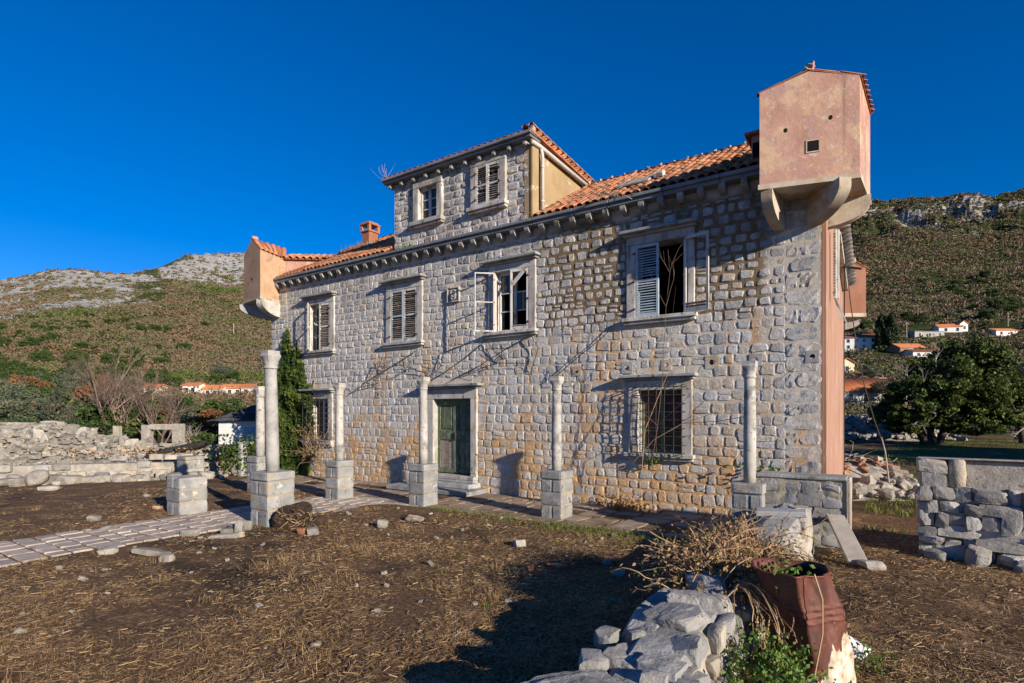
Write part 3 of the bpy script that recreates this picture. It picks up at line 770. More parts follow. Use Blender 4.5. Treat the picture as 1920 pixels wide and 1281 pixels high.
# ---- turrets
def turret(poly, z0, zeave, zapex, name_label, holes, back=None):
    """poly: (left front, right front, right back, left back) in house-local plan; gable faces the front edge"""
    a, b, c, d = [Vector(p) for p in poly]
    m0 = (a + b) / 2; m1 = (c + d) / 2
    rings = [[(*a, z0), (*b, z0), (*c, z0), (*d, z0)], [(*a, zeave), (*b, zeave), (*c, zeave), (*d, zeave)]]
    V = [Vector(v) for v in rings[0] + rings[1]] + [Vector((*m0, zapex)), Vector((*m1, zapex))]
    F = [(3, 2, 1, 0), (0, 1, 5, 8, 4), (1, 2, 6, 5), (2, 3, 7, 9, 6), (3, 0, 4, 7)]
    w = MB(); w.add([v[:] for v in V], F)
    body = w.build('turret', M['pinkdark' if zeave < 7 else 'pinkochre' if a.x < -10 else 'pink'], house); body['label'] = name_label
    cen = (a + b + c + d) / 4
    # floor slab, a little proud
    def out(p, k): return cen + (p - cen) * k
    sl_ = MB(); V, F = prism([tuple(out(p, 1.025)) for p in (a, b, c, d)], z0 - .09, z0 + .004); sl_.add(V, F); sl_.build('floor_slab', M['limewarm'], body)
    # gable roof with barrel tiles
    rr = MB()
    ax = (m1 - m0).normalized()
    def slab(e0, e1, r0, r1, th=.02):
        V = [Vector((*e0, zeave + .02)), Vector((*e1, zeave + .02)), Vector((*r1, zapex + .02)), Vector((*r0, zapex + .02))]
        for i in (0, 1): V[i].z -= .03
        V2 = [v + Vector((0, 0, th)) for v in V]
        rr.add([v[:] for v in V + V2], [(0, 1, 2, 3), (7, 6, 5, 4)] + [(i, i + 4, (i + 1) % 4 + 4, (i + 1) % 4) for i in range(4)])
        for rowi in range(2, 3): pass
        # tiles run from eave to ridge
        L = (V[1] - V[0]).length; nt_ = max(2, int(L / .2))
        for i in range(nt_):
            p0 = V2[0].lerp(V2[1], (i + .5) / nt_); p1 = V2[3].lerp(V2[2], (i + .5) / nt_)
            dirv = (p1 - p0); ln = dirv.length; nr = max(1, round(ln / .36)); dv = dirv.normalized()
            xx = dv.cross(Vector((0, 0, 1))).normalized(); zz_ = xx.cross(dv)
            for r_ in range(nr):
                st = p0 + dv * (r_ * ln / nr - .05)
                mt = Matrix((( xx.x, dv.x, zz_.x, st.x), (xx.y, dv.y, zz_.y, st.y), (xx.z, dv.z, zz_.z, st.z + .01), (0, 0, 0, 1)))
                if mt.to_3x3().determinant() < 0:
                    mt = Matrix(((-xx.x, dv.x, zz_.x, st.x), (-xx.y, dv.y, zz_.y, st.y), (-xx.z, dv.z, zz_.z, st.z + .01), (0, 0, 0, 1)))
                o = link('roof_tile', tmesh, body); o.matrix_local = mt @ Matrix.Rotation(R.gauss(.05, .02), 4, 'X') @ Matrix.Diagonal((.8, 1, .38, 1))
    ov = .025
    f0 = m0 - ax * .0; f1 = m1 + ax * .05
    la = (a - m0).normalized(); lb = (b - m0).normalized()
    slab(a + la * ov, d + (d - m1).normalized() * ov, f0, f1); slab(c + (c - m1).normalized() * ov, b + lb * ov, f1, f0)
    rr.build('turret_roof', M['tiledark'], body)
    MB().add(*rock((f0.x + ax.x * .1, f0.y + ax.y * .1, zapex + .09), (.17, .2, .15), 3)).build('ridge_end', M['pink'], body)
    e = (b - a).normalized(); nrm = Vector((e.y, -e.x)); Lw = (b - a).length
    hs_ = MB()
    fr_ = MB()
    for (fx, zz, s) in holes:
        p = a + e * (fx * Lw)
        def pt(dx, dz, o_): q = p + e * dx + nrm * o_; return (q.x, q.y, zz + dz)
        if s > .07:      # square loophole: flat near-black patch painted as the hole's shade, thin proud rim
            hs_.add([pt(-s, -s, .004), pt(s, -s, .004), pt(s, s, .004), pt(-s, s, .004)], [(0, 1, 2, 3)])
            for (x0, x1, y0, y1) in ((-s - .02, -s, -s - .02, s + .02), (s, s + .02, -s - .02, s + .02), (-s, s, s, s + .02), (-s, s, -s - .02, -s)):
                V = [pt(x0, y0, -.01), pt(x1, y0, -.01), pt(x1, y1, -.01), pt(x0, y1, -.01), pt(x0, y0, .014), pt(x1, y0, .014), pt(x1, y1, .014), pt(x0, y1, .014)]
                fr_.add(V, [(4, 5, 6, 7), (0, 1, 5, 4), (1, 2, 6, 5), (2, 3, 7, 6), (3, 0, 4, 7)])
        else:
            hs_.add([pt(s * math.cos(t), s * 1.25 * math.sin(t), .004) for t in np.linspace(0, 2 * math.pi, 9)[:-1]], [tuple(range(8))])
    if hs_.n: hs_.build('loophole', M['hole_shade'], body)  # flat patches on the solid wall; the hole's darkness is only colour
    if fr_.n: fr_.build('loophole_rim', M['limewarm'], body)
    return body
tR = turret([(-.93, -.94), (.64, -.52), (.74, 1.12), (-.70, .75)], 6.41, 8.13, 8.37, 'large pink turret on the corner by the gate', [(.545, 7.0, .095), (.27, 7.36, .035), (.72, 7.47, .035)])
tL = turret([(-18.66, -.74), (-17.28, -.94), (-17.72, .36), (-18.6, .9)], 6.30, 7.95, 8.42, 'small pink and orange turret on the ivy corner', [(.5, 7.0, .05)])
tB = turret([(-.03, 4.60), (.52, 4.96), (.40, 5.9), (-.4, 5.5)], 4.75, 5.90, 6.05, 'reddish rear corner turret', [(.55, 5.55, .035)])
def place_corbel(p, d, L, H, w, zt, parent, mat='lime', nose=.22):
    o = link('corbel', MB().add(*corbel_mesh(L, H, w, 20, nose)).mesh('corbel', M[mat]), parent)
    o.location = (p[0], p[1], zt); o.rotation_euler = (0, 0, math.atan2(d[0], -d[1])); return o
place_corbel((-.72, .05), (-.10, -1), .96, .56, .20, 6.32, tR, 'limewarm')
place_corbel((-.25, .15), (.62, -.78), 1.10, .56, .22, 6.32, tR, 'limewarm')
place_corbel((-.05, .45), (1, .12), .82, .52, .22, 6.32, tR, 'limewarm')
place_corbel((-17.70, .1), (.32, -1), 1.08, .52, .24, 6.21, tL)
place_corbel((-18.0, .2), (-.72, -.70), 1.30, .52, .28, 6.21, tL, 'limegrey')
place_corbel((-.1, 5.1), (.85, .1), .5, .3, .25, 4.66, tB)
# links from the turrets back to the attic
def wedge(poly, z0, ztops, name, mat):
    n = len(poly); V = [(x, y, z0) for x, y in poly] + [(x, y, t) for (x, y), t in zip(poly, ztops)]
    return MB().add(V, [tuple(range(n - 1, -1, -1)), tuple(range(n, 2 * n))] + [(i, (i + 1) % n, n + (i + 1) % n, n + i) for i in range(n)]).build(name, M[mat], house)
wedge([(-1.28, .10), (-.62, .02), (-.4, 1.6), (-1.28, 1.6)], 6.9, (7.82, 7.95, 8.0, 7.82), 'turret_link', 'pink')
o = MB().add(*cbox(-1.25, -1.0, .055, .075, 7.15, 7.68)).build('loophole', M['hole_shade'], house)  # thin black plate painted as the shade of a slot opening
MB().box(-1.40, -.5, -.02, 1.65, 7.84, 7.90, .01).build('link_roof', M['tiledark'], house)
wedge([(-18.0, .3), (-17.72, .25), (-15.2, 2.35), (-15.8, 2.8), (-18.0, 2.4)], 6.9, (7.95, 7.95, 7.95, 8.0, 8.0), 'turret_link', 'pink')
lr = MB()
V = [(-17.68, .12, 7.90), (-15.3, 2.15, 7.90), (-15.75, 2.75, 8.28), (-18.05, .95, 8.28)]
V2 = [(x, y, z + .05) for x, y, z in V]; lr.add(V + V2, [(0, 1, 2, 3), (7, 6, 5, 4)] + [(i, i + 4, (i + 1) % 4 + 4, (i + 1) % 4) for i in range(4)])
lrf = lr.build('link_roof', M['tiledark'], house)
for i in range(13):
    p0 = Vector(V2[0]).lerp(Vector(V2[1]), (i + .5) / 13); p1 = Vector(V2[3]).lerp(Vector(V2[2]), (i + .5) / 13)
    dv = (p1 - p0).normalized(); xx = dv.cross(Vector((0, 0, 1))).normalized(); zz_ = xx.cross(dv)
    for r_ in range(2):
        st = p0 + dv * (r_ * .36 - .06)
        o = link('roof_tile', tmesh, lrf); o.matrix_local = Matrix(((xx.x, dv.x, zz_.x, st.x), (xx.y, dv.y, zz_.y, st.y), (xx.z, dv.z, zz_.z, st.z), (0, 0, 0, 1)))

# ---- windows, door
def surround(key, y=-.055, lintel=True, sill=True, lz=None, deep=.42, name='window', mat='lime', lext=.13):
    o, s = OPEN[key], SUR[key]
    m = MB()
    m.box(s[0], o[0], y, deep, s[2] + (.12 if sill else 0), o[3], .012, .003); m.box(o[1], s[1], y, deep, s[2] + (.12 if sill else 0), o[3], .012, .003)
    m.box(s[0], s[1], y - .004, deep, o[3], s[3], .012, .003)
    w = m.build(name, M[mat], house)
    if sill:
        b = MB(); b.box(s[0] - .08, s[1] + .06, y - .10, deep, s[2] + .045, o[2], .012, .003); b.box(s[0] - .05, s[1] + .03, y - .05, .1, s[2] - .02, s[2] + .045, .012, .003)
        b.build('sill', M[mat], w)
    if lintel:
        l = MB(); l.box(s[0] - .06, s[1] + .06, y - .09, .05, s[3], s[3] + .055, .01, .003); l.box(s[0] - lext, s[1] + lext, y - .20, .05, s[3] + .055, s[3] + .125, .012, .003)
        l.build('lintel', M['limegrey'], w)
    return w
ws = {k: surround(k, lintel=k[0] != 'T') for k in OPEN if k != 'D'}
def leaf(hinge, width, z0, z1, angle, side, slatset, frame='white_wood', slatm='grey_wood', y=-.03, st=.055, midrail=True, rail=1.0):
    """louvred shutter leaf; side +1 extends to +x from the hinge; angle opens outward (towards -y)"""
    m = MB(); w = width
    X = lambda a: a * side
    def bx(x0, x1, zz0, zz1, t=.018): m.box(min(X(x0), X(x1)), max(X(x0), X(x1)), -t, t, zz0, zz1, .004)
    bx(0, st, z0, z1); bx(w - st, w, z0, z1); bx(st, w - st, z0, z0 + .085 * rail); bx(st, w - st, z1 - .07 * rail, z1)
    zm = (z0 + z1) / 2
    if midrail: bx(st, w - st, zm - .03 * rail, zm + .03 * rail)
    f = m.build('shutter', M[frame], house)
    f.location = (hinge, y, 0); f.rotation_euler = (0, 0, -side * math.radians(angle) * 1.0)
    zs = z0 + .115; i = 0
    sm_ = mesh_np('slat', *(lambda V, F: (V, None, F))(*cbox(min(X(st), X(w - st)), max(X(st), X(w - st)), -.028, .028, -.005, .005)), M[slatm], np.zeros(8))
    while zs < z1 - .09:
        if abs(zs - zm) > .05 or not midrail:
            if slatset(i, (zs - z0) / (z1 - z0)):
                o = link('slat', sm_, f, (R.gauss(0, .002), 0, zs), (math.radians(38) + R.gauss(0, .07), R.gauss(0, .012), 0))
        zs += .058; i += 1
    return f
allv = lambda i, t: R.random() > .03
o = OPEN['W2']; leaf(o[0], .545, o[2] + .01, o[3] - .01, 2, 1, allv, 'blue_wood'); leaf(o[1], .545, o[2] + .01, o[3] - .01, 1, -1, allv, 'white_wood')
o = OPEN['W1']; leaf(o[1], .545, o[2] + .01, o[3] - .01, 3, -1, allv, 'white_wood'); leaf(o[0], .545, o[2] + .01, o[3] - .01, 40, 1, allv, 'white_wood', y=-.06, st=.04)
o = OPEN['W3']; leaf(o[0], .525, o[2] + .01, o[3] - .01, 138, 1, lambda i, t: False, 'white_wood', y=-.08, st=.028, rail=.5); leaf(o[1], .525, o[2] + .01, o[3] - .01, 8, -1, lambda i, t: t < .12 and i != 1, 'white_wood', midrail=False)
db = MB(); db.box(-.05, .05, -.012, .012, -.27, .27, .003); b_ = db.build('broken_rail', M['white_wood'], ws['W3'], loc=(o[1] - .28, -.075, o[3] - .22), rot=(0, math.radians(48), 0))
o = OPEN['W4']; leaf(o[0], .545, o[2] + .01, o[3] - .01, 1, 1, lambda i, t: True, 'blue_wood', 'blue_wood'); leaf(o[1] + .02, .57, o[2] + .01, o[3] - .01, 168, -1, lambda i, t: t < .13, 'white_wood', y=-.09, midrail=False)
o = OPEN['TW2']; leaf(o[0], .38, o[2] + .01, o[3] - .01, 4, 1, allv, 'white_wood', st=.04); leaf(o[1], .38, o[2] + .01, o[3] - .01, 2, -1, allv, 'white_wood', st=.04)
# iron hinges on the surrounds
hg = MB().box(-.03, .03, -.03, .02, -.02, .02, .006).mesh('hinge', M['rust'])
for k in ('W1', 'W2', 'W3', 'W4', 'TW2'):
    o = OPEN[k]
    for zz in (o[2] + .2, (o[2] + o[3]) / 2, o[3] - .2):
        for xx in (o[0] - .02, o[1] + .02): link('hinge', hg, ws[k], (xx, -.075, zz))
def casement(key, y, leaves, bars, mat, glass, missing=()):
    o = OPEN[key]; W = o[1] - o[0]
    f = MB(); f.box(o[0], o[0] + .06, y - .03, y + .03, o[2], o[3], .006); f.box(o[1] - .06, o[1], y - .03, y + .03, o[2], o[3], .006)
    f.box(o[0] + .06, o[1] - .06, y - .03, y + .03, o[2], o[2] + .07, .006); f.box(o[0] + .06, o[1] - .06, y - .03, y + .03, o[3] - .07, o[3], .006)
    xm = (o[0] + o[1]) / 2; f.box(xm - .05, xm + .05, y - .035, y + .025, o[2] + .07, o[3] - .07, .006)
    cs = f.build('casement', M[mat], ws[key])
    hgt = o[3] - o[2] - .14
    for s, (a, b) in enumerate(((o[0] + .06, xm - .05), (xm + .05, o[1] - .06))):
        for i in range(bars):
            zz = o[2] + .07 + hgt * (i + 1) / (bars + 1)
            MB().box(a, b, y - .018, y + .012, zz - .014, zz + .014).build('glazing_bar', M[mat], ws[key])
        for i in range(bars + 1):
            if (s, i) in missing: continue
            z0_ = o[2] + .07 + hgt * i / (bars + 1); z1_ = z0_ + hgt / (bars + 1)
            link('pane', mesh_np('pane', [(a, y + .004, z0_), (b, y + .004 + R.uniform(-.004, .004), z0_), (b, y + .006, z1_), (a, y + .003, z1_)], None, [(0, 1, 2, 3)], glass(s, i)), ws[key])
casement('W3', .16, 2, 2, 'white_wood', lambda s, i: M['glass'], missing=[(0, 0), (1, 0), (0, 1), (1, 2)])
casement('G2', .20, 2, 2, 'green_wood', lambda s, i: M['redpane'] if i > 0 else M['glass'])
casement('G1', .20, 2, 2, 'white_wood', lambda s, i: M['redpane'])
casement('TW1', .10, 2, 2, 'white_wood', lambda s, i: M['glass'] if (s or i) else M['redpane'])
casement('W1', .22, 2, 2, 'white_wood', lambda s, i: M['glass']); casement('W2', .22, 2, 2, 'white_wood', lambda s, i: M['glass'])
casement('TW2', .22, 2, 1, 'white_wood', lambda s, i: M['glass'])
def grille(key, nv, nh, prot, wid):
    o = OPEN[key]; x0, x1, z0, z1 = o[0] - .06, o[1] + .06, o[2] - .06, o[3] + .10
    def bar(pts, r=.0095):
        MB().tube(pts, r, 5).build('grille_bar', M['iron'], ws[key])
    for i in range(nv):
        x = x0 + (x1 - x0) * i / (nv - 1) + R.gauss(0, .006)
        bar([(x, -prot, z0 + .02), (x + R.gauss(0, .01), -prot - R.uniform(0, .03), (z0 + z1) / 2), (x, -prot, z1)])
        bar([(x, -prot, z1), (x + .01, .0, z1 + .02)]); bar([(x, -prot, z0 + .02), (x, -.06, z0 + .02)])
    for i in range(nh):
        z = z0 + .08 + (z1 - z0 - .12) * i / (nh - 1)
        bar([(x0, -.04, z), (x0, -prot - .01, z), (x0 + .02, -prot - .012, z)]); bar([(x0, -prot - .014, z), (x1, -prot - .014, z + R.gauss(0, .006))]); bar([(x1, -prot - .01, z), (x1 + .02, -.04, z)])
grille('G2', 7, 9, .24, 0); grille('G1', 6, 9, .26, 0)
# door
dw = surround('D', y=-.07, lintel=True, sill=False, name='doorway', deep=.5, lext=.2)
o = OPEN['D']
for s, (a, b) in enumerate(((o[0] + .01, -9.225), (-9.215, o[1] - .01))):
    d = MB(); y0, y1 = .13, .18; z0, z1 = o[2] + .03 + (.0 if s == 0 else .0), o[3] - .05
    d.box(a, a + .10, y0, y1, z0, z1, .006); d.box(b - .10, b, y0, y1, z0, z1, .006)
    for (p, q) in ((z0, z0 + .14), (z0 + .95, z0 + 1.22), (z1 - .13, z1)): d.box(a + .1, b - .1, y0, y1, p, q, .006)
    dl = d.build('door', M['green_wood'], house)
    for (p, q) in ((z0 + .14, z0 + .95), (z0 + 1.22, z1 - .13)):
        if s == 0 and p < 1: # bare vertical boards
            nb = 5
            for i in range(nb):
                x0_ = a + .1 + (b - a - .2) * i / nb; MB().box(x0_ + .004, a + .1 + (b - a - .2) * (i + 1) / nb - .004, y0 + .02 + R.uniform(0, .01), y1 - .01, p, q, .003).build('door_board', M['grey_wood'], dl)
        else:
            pp = MB(); pp.box(a + .1, b - .1, y0 + .025, y1 - .005, p, q); pp.box(a + .15, b - .15, y0 + .008, y0 + .026, p + .05, q - .05, .012); pp.build('door_panel', M['green_wood'], dl)
kb = MB(); kb.box(-9.25, -9.19, .08, .13, 1.40, 1.62, .01); kb.build('door_lock', M['iron'], dl)
MB().box(o[0], o[1], .12, .30, o[3] - .05, o[3], .006).build('door_header', M['green_wood'], house)
st = MB
MB().box(-10.05, -8.30, -.22, .5, .31, .42, .02, .004).build('door_step', M['lime'], house)
MB().box(-10.55, -8.22, -.52, .02, .12, .25, .02, .006).build('door_step', M['limegrey'], house)
MB().box(-10.45, -8.30, -.26, .02, .25, .31, .01, .004).build('door_step', M['limegrey'], house)
MB().box(-10.95, -7.98, -.95, .02, -.02, .115, .025, .01).build('door_step', M['limegrey'], house)
em = MB(); em.box(-8.505, -8.335, -.092, -.06, .52, .72, .004); e_ = em.build('jamb_relief', M['lime'], dw)
em = MB(); em.box(-8.45, -8.435, -.10, -.09, .57, .67); em.box(-8.415, -8.40, -.10, -.09, .57, .67); em.box(-8.445, -8.405, -.10, -.09, .62, .635); em.build('relief_figure', M['limegrey'], e_)
# carved plaque: square frame, oval shield and rays
pl = MB(); pl.box(-9.38, -8.92, -.05, .05, 5.30, 5.73, .012); plq = pl.build('plaque', M['limegrey'], house)
fr = MB()
for b in ((-9.38, -9.34, 5.30, 5.73), (-8.96, -8.92, 5.30, 5.73), (-9.34, -8.96, 5.30, 5.34), (-9.34, -8.96, 5.69, 5.73)): fr.box(b[0], b[1], -.085, -.048, b[2], b[3], .008)
fr.tube([(-9.15 + .10 * math.cos(t), -.07, 5.515 + .14 * math.sin(t)) for t in np.linspace(0, 2 * math.pi, 17)], .018, 5, False)
fr.tube([(-9.15 + .05 * math.cos(t), -.07, 5.515 + .075 * math.sin(t)) for t in np.linspace(0, 2 * math.pi, 13)], .014, 5, False)
for t in np.linspace(0, 2 * math.pi, 5)[:-1] + math.pi / 4: fr.tube([(-9.15 + .13 * math.cos(t), -.065, 5.515 + .16 * math.sin(t)), (-9.15 + .16 * math.cos(t), -.06, 5.515 + .185 * math.sin(t))], .014, 5)
fr.build('carved_relief', M['lime'], plq)
# vent sockets: a square stone with a round bore
for (u, zz, s) in ((-1.18, 3.24, .085), (-2.04, 3.24, .095), (-3.02, 3.23, .08), (-3.95, 3.21, .09), (-.16, 3.25, .08), (-5.25, 3.19, .08), (-12.3, 2.75, .07), (-13.1, 3.3, .05)):
    q = MB(); N_ = 16; V = []
    for i in range(N_):
        t = 2 * math.pi * i / N_; c_, s_ = math.cos(t), math.sin(t); k = s * 1.45 / max(abs(c_), abs(s_))
        V += [(u + k * c_, .02, zz + k * s_), (u + k * c_, -.022, zz + k * s_), (u + s * .62 * c_, -.024, zz + s * .62 * s_), (u + s * .62 * c_, .06, zz + s * .62 * s_)]
    F = [(4 * i + j, 4 * ((i + 1) % N_) + j, 4 * ((i + 1) % N_) + j + 1, 4 * i + j + 1) for i in range(N_) for j in range(3)]
    q.add(V, F); vo = q.build('vent_socket', M['limegrey' if int(u * 10) % 2 else 'limewarm'], house)
    MB().add([(u + s * .7 * math.cos(t), -.012, zz + s * .7 * math.sin(t)) for t in np.linspace(0, 2 * math.pi, 13)[:-1]], [tuple(range(12))]).build('vent_bore', M['hole_shade'], vo)  # flat black disc stands in for the shade down the bore
# ---- pink wall fittings: open shutter seen edge on, tiled verge, hanging laths
fs = MB(); fs.box(.09, .19, 1.3, 1.37, 4.55, 6.0, .01, .004); fs.box(.09, .14, 1.26, 1.31, 4.55, 6.0, .006)
sp = fs.build('shutter', M['white_wood'], house)
for i in range(22):
    MB().box(.09, .13, 1.22, 1.255, 4.62 + i * .06, 4.65 + i * .06).build('slat', M['grey_wood'], sp)
for i in range(3): MB().box(-.012, .012, -.01, .01, -.3, .3).build('broken_lath', M['white_wood'], house, loc=(.15 + .04 * i, 1.3, 4.40 - .05 * i), rot=(R.uniform(-.1, .1), -.22 - .06 * i, 0))
vm = MB(); V0 = TV * np.array([1.3, .8, 1.3])
verge = MB().box(.02, .16, 2.2, 4.7, -.08, 0, .01).build('side_verge', M['lime'], house, loc=(0, 0, 6.15), rot=(-.0, 0, 0))
verge.matrix_local = Matrix.Translation((0, 2.2, 6.2)) @ Matrix.Rotation(-.34, 4, 'X') @ Matrix.Translation((0, -2.2, 0))
vt = mesh_np('verge_tile', V0, None, TF, M['lime'], np.zeros(len(V0)), True)
for i in range(15): link('verge_tile', vt, verge, (.02, 2.28 + i * .165, .02), (.25, 0, -math.pi / 2))
MB().tube([(.16, 2.0, 6.6), (.17, 3.2, 5.9), (.05, 4.72, 4.0), (.05, 4.75, 0)], .014, 5).build('rear_pipe', M['iron'], house)
MB().tube([(.02, 3.5, 5.72), (.5, 3.3, 5.55)], .03, 6).build('iron_hook', M['iron'], house)
# ================================================================== GROUND
def gz(x, y):
    """small unevenness of the yard"""
    x = np.asarray(x, float); y = np.asarray(y, float)
    dx, dy = x - 5.915, y - 10.690
    c, s = math.cos(HROT), math.sin(HROT)
    u = c * dx + s * dy; v = -s * dx + c * dy
    z = (fbm(x * .35, y * .35, 4, 3) - .47) * .16 + (fbm(x * 1.7, y * 1.7, 4, 9) - .47) * .07
    # the path and terrace lie level
    path = np.clip(1 - np.maximum(np.abs(u + 10.3) - 1.0, 0) / .5, 0, 1) * (v < 0) * (v > -16)
    ter = np.clip(1 - np.maximum(np.maximum(-2.5 - v, v - 0), 0) / .5, 0, 1) * (u < .5) * (u > -18)
    k = np.maximum(path, ter)
    return z * (1 - k) - .016 * k
gx = np.concatenate([np.linspace(-62, -21, 60)[:-1], np.linspace(-21, 13, 250), np.linspace(13, 62, 70)[1:]])
gy = np.concatenate([np.linspace(-14, 1, 14)[:-1], np.linspace(1, 24, 170), np.linspace(24, 60, 60)[1:]])
X, Y = np.meshgrid(gx, gy); Zg = gz(X, Y) + .035 * 0
V = np.stack([X.ravel(), Y.ravel(), Zg.ravel()], 1)
nx = len(gx); ii = (np.arange(len(gy) - 1)[:, None] * nx + np.arange(nx - 1)[None, :]).ravel()
struct(link('ground', mesh_np('ground', V, None, np.stack([ii, ii + 1, ii + nx + 1, ii + nx], 1), M['ground'], smooth=True)))
def gzs(x, y): return float(gz(np.array([x]), np.array([y]))[0])

# ================================================================== PATH AND TERRACE
def slab_mesh(seed, ragged=.07):
    rr = random.Random(seed); n = 8
    base = [(-.5, -.5), (0, -.5), (.5, -.5), (.5, 0), (.5, .5), (0, .5), (-.5, .5), (-.5, 0)]
    P = [(x + rr.uniform(-ragged, ragged * .3) * np.sign(x or rr.choice((-.4, .4))), y + rr.uniform(-ragged, ragged * .3) * np.sign(y or rr.choice((-.4, .4)))) for x, y in base]
    V = [(x, y, 0) for x, y in P] + [(x, y, .86 + rr.uniform(-.04, .04)) for x, y in P] + [(x * .93, y * .93, 1 + rr.uniform(-.03, .03)) for x, y in P]
    F = [(i, (i + 1) % n, n + (i + 1) % n, n + i) for i in range(n)] + [(n + i, n + (i + 1) % n, 2 * n + (i + 1) % n, 2 * n + i) for i in range(n)] + [tuple(range(2 * n, 3 * n))]
    return np.array(V, float), F
def slabs(name, mat): return [MB().add(*slab_mesh(s)).mesh(name, M[mat]) for s in range(8)]
SP = slabs('paving_stone', 'path'); ST = slabs('paving_stone', 'terrace')
def strip(parent, meshes, u0, u1, v0, v1, rowh, stw, zt, along_u, skip=lambda u, v: False):
    v = v0
    while v < v1:
        h = R.uniform(*rowh); u = u0 + R.uniform(-.12, .10)
        while u < u1 - .08:
            w = R.uniform(*stw)
            if u1 - u - w < .14: w = u1 - u + R.uniform(-.08, .12)
            if not skip(u + w / 2, v + h / 2):
                a, b = (u + w / 2, v + h / 2) if along_u else (v + h / 2, u + w / 2)
                o = link('paving_stone', R.choice(meshes), parent)
                p = hw(a, b); sx, sy = (w - .034, h - .034) if along_u else (h - .034, w - .034)
                o.location = (p.x, p.y, -.06); o.scale = (sx, sy, .06 + zt + R.gauss(0, .003)); o.rotation_euler = (R.gauss(0, .004), R.gauss(0, .004), HROT + R.gauss(0, .018) + R.choice((0, math.pi)))
            u += w
        v += h
path = bpy.data.objects.new('path', None); COL.objects.link(path); path['kind'] = 'structure'
strip(path, SP, -11.2, -9.25, -12.6, -2.65, (.24, .42), (.24, .5),   .010, True)
strip(path, SP, -9.25, -7.95, -4.6, -2.65, (.28, .42), (.28, .5), .004, True, lambda u, v: v < -4.4 + (u + 9.25) * 1.2)
ter = bpy.data.objects.new('terrace', None); COL.objects.link(ter); ter['kind'] = 'structure'
strip(ter, ST, -16.4, -.9, -2.62, -.12, (.42, .66), (.5, .95), .002, True, lambda u, v: (-10.9 < u < -8.0 and v > -.9) or R.random() < .10)

# ================================================================== STONE COLUMNS
def shaft_rings(r0, r1, z0, z1, n=18, m=7):
    out = []
    for i in range(m):
        t = i / (m - 1); r = r0 + (r1 - r0) * t + .006 * math.sin(t * 3.1) * 1
        out.append([(r * math.cos(a) * (1 + rng.normal(0, .008)), r * math.sin(a) * (1 + rng.normal(0, .008)), z0 + (z1 - z0) * t) for a in np.linspace(0, 2 * math.pi, n + 1)[:-1]])
    return out
def capital_rings(r, zb, h, w):
    n = 24; out = []
    for (t, k, rr) in ((0, 0, r * 1.0), (.03, 0, r * 1.16), (.13, 0, r * 1.16), (.17, 0, r * 1.03), (.4, .25, r * 1.10), (.7, .7, r * 1.35), (.86, 1, w), (1, 1, w * 1.02)):
        ring = []
        for a in np.linspace(0, 2 * math.pi, n + 1)[:-1] + math.pi / 4:
            c, s = math.cos(a), math.sin(a); q = 1 / max(abs(c), abs(s)); e = (1 - k) * 1 + k * q
            ring.append((rr * e * c, rr * e * s, zb + h * t))
        out.append(ring)
    return out
def pedestal(t, w, h, courses_=3, cap=.17, mat='pedestal', wear=.006):
    core = MB(); core.box(-w / 2 + .02, w / 2 - .02, -w / 2 + .02, w / 2 - .02, -.25, h - .03); core.build('mortar_core', M['pedmortar'], t)
    z = 0; hs = (h - cap) / courses_
    for c in range(courses_):
        a, b = z - (.25 if c == 0 else 0), z + hs - .012
        if c % 2 == 0: parts = [(-w / 2, R.uniform(-.04, .05)), None]; sp_ = parts[0][1]; rects = [(-w / 2, sp_ - .006, -w / 2, w / 2), (sp_ + .006, w / 2, -w / 2, w / 2)]
        else: sp_ = R.uniform(-.05, .05); rects = [(-w / 2, w / 2, -w / 2, sp_ - .006), (-w / 2, w / 2, sp_ + .006, w / 2)]
        for rct in rects: MB().add(*rblock(rct[0], rct[1], rct[2], rct[3], a, b, .013)).build('block', M['pedestal'], t)
        z += hs
    if cap: MB().add(*rblock(-w / 2 - .012, w / 2 + .012, -w / 2 - .012, w / 2 + .012, h - cap, h, .012, 9)).build('cap_block', M['pedestal'], t)
def column(u, v, w, hp, ztop, r, label, lean=(0, 0), octag=False):
    p = hw(u, v)
    t = thing('stone_column', label, 'column', (p.x, p.y, 0), HROT, 'columns of the old pergola')
    pedestal(t, w, hp)
    n = 8 if octag else 18; rot = math.pi / 8
    hc = .36 if octag else .30
    rings = shaft_rings(r * 1.06, r * .93, hp - .01, ztop - hc, n)
    V, F = loft(rings); V[:, 0] += lean[0] * (V[:, 2] - hp); V[:, 1] += lean[1] * (V[:, 2] - hp)
    MB().add(V, F).build('shaft', M['column' if not octag else 'limegrey_light'], t, True)
    V, F = loft(capital_rings(r * .95, ztop - hc, hc, r * (1.0 if octag else 1.12))); V[:, 0] += lean[0] * (V[:, 2] - hp); V[:, 1] += lean[1] * (V[:, 2] - hp)
    MB().add(V, F).build('capital', M['column' if not octag else 'limegrey_light'], t)
    return t
M['limegrey_light'] = pm('grey_column_stone', [(.20, .20, .193), (.30, .295, .285), (.38, .372, .36)], 4, .9, .4, 40, .012, .05, spots=[(9, .58, .66, (.19, .185, .175)), (3, .60, .7, (.50, .47, .42))])
column(-.92, -1.83, .50, .96, 3.06, .098, 'white round column on a pedestal in the shade of the low garden wall')
column(-4.70, -1.95, .50, .97, 2.93, .098, 'white round column on a pedestal between the door and the barred window')
column(-8.10, -2.38, .50, .97, 3.02, .098, 'white round column on a pedestal right in front of the green door')
column(-10.55, -2.87, .50, .97, 2.93, .098, 'white round column in front of the ivy side barred window')
column(-13.15, -3.45, .50, 1.0, 2.90, .110, 'white round column seen half behind the thick grey leaning column')
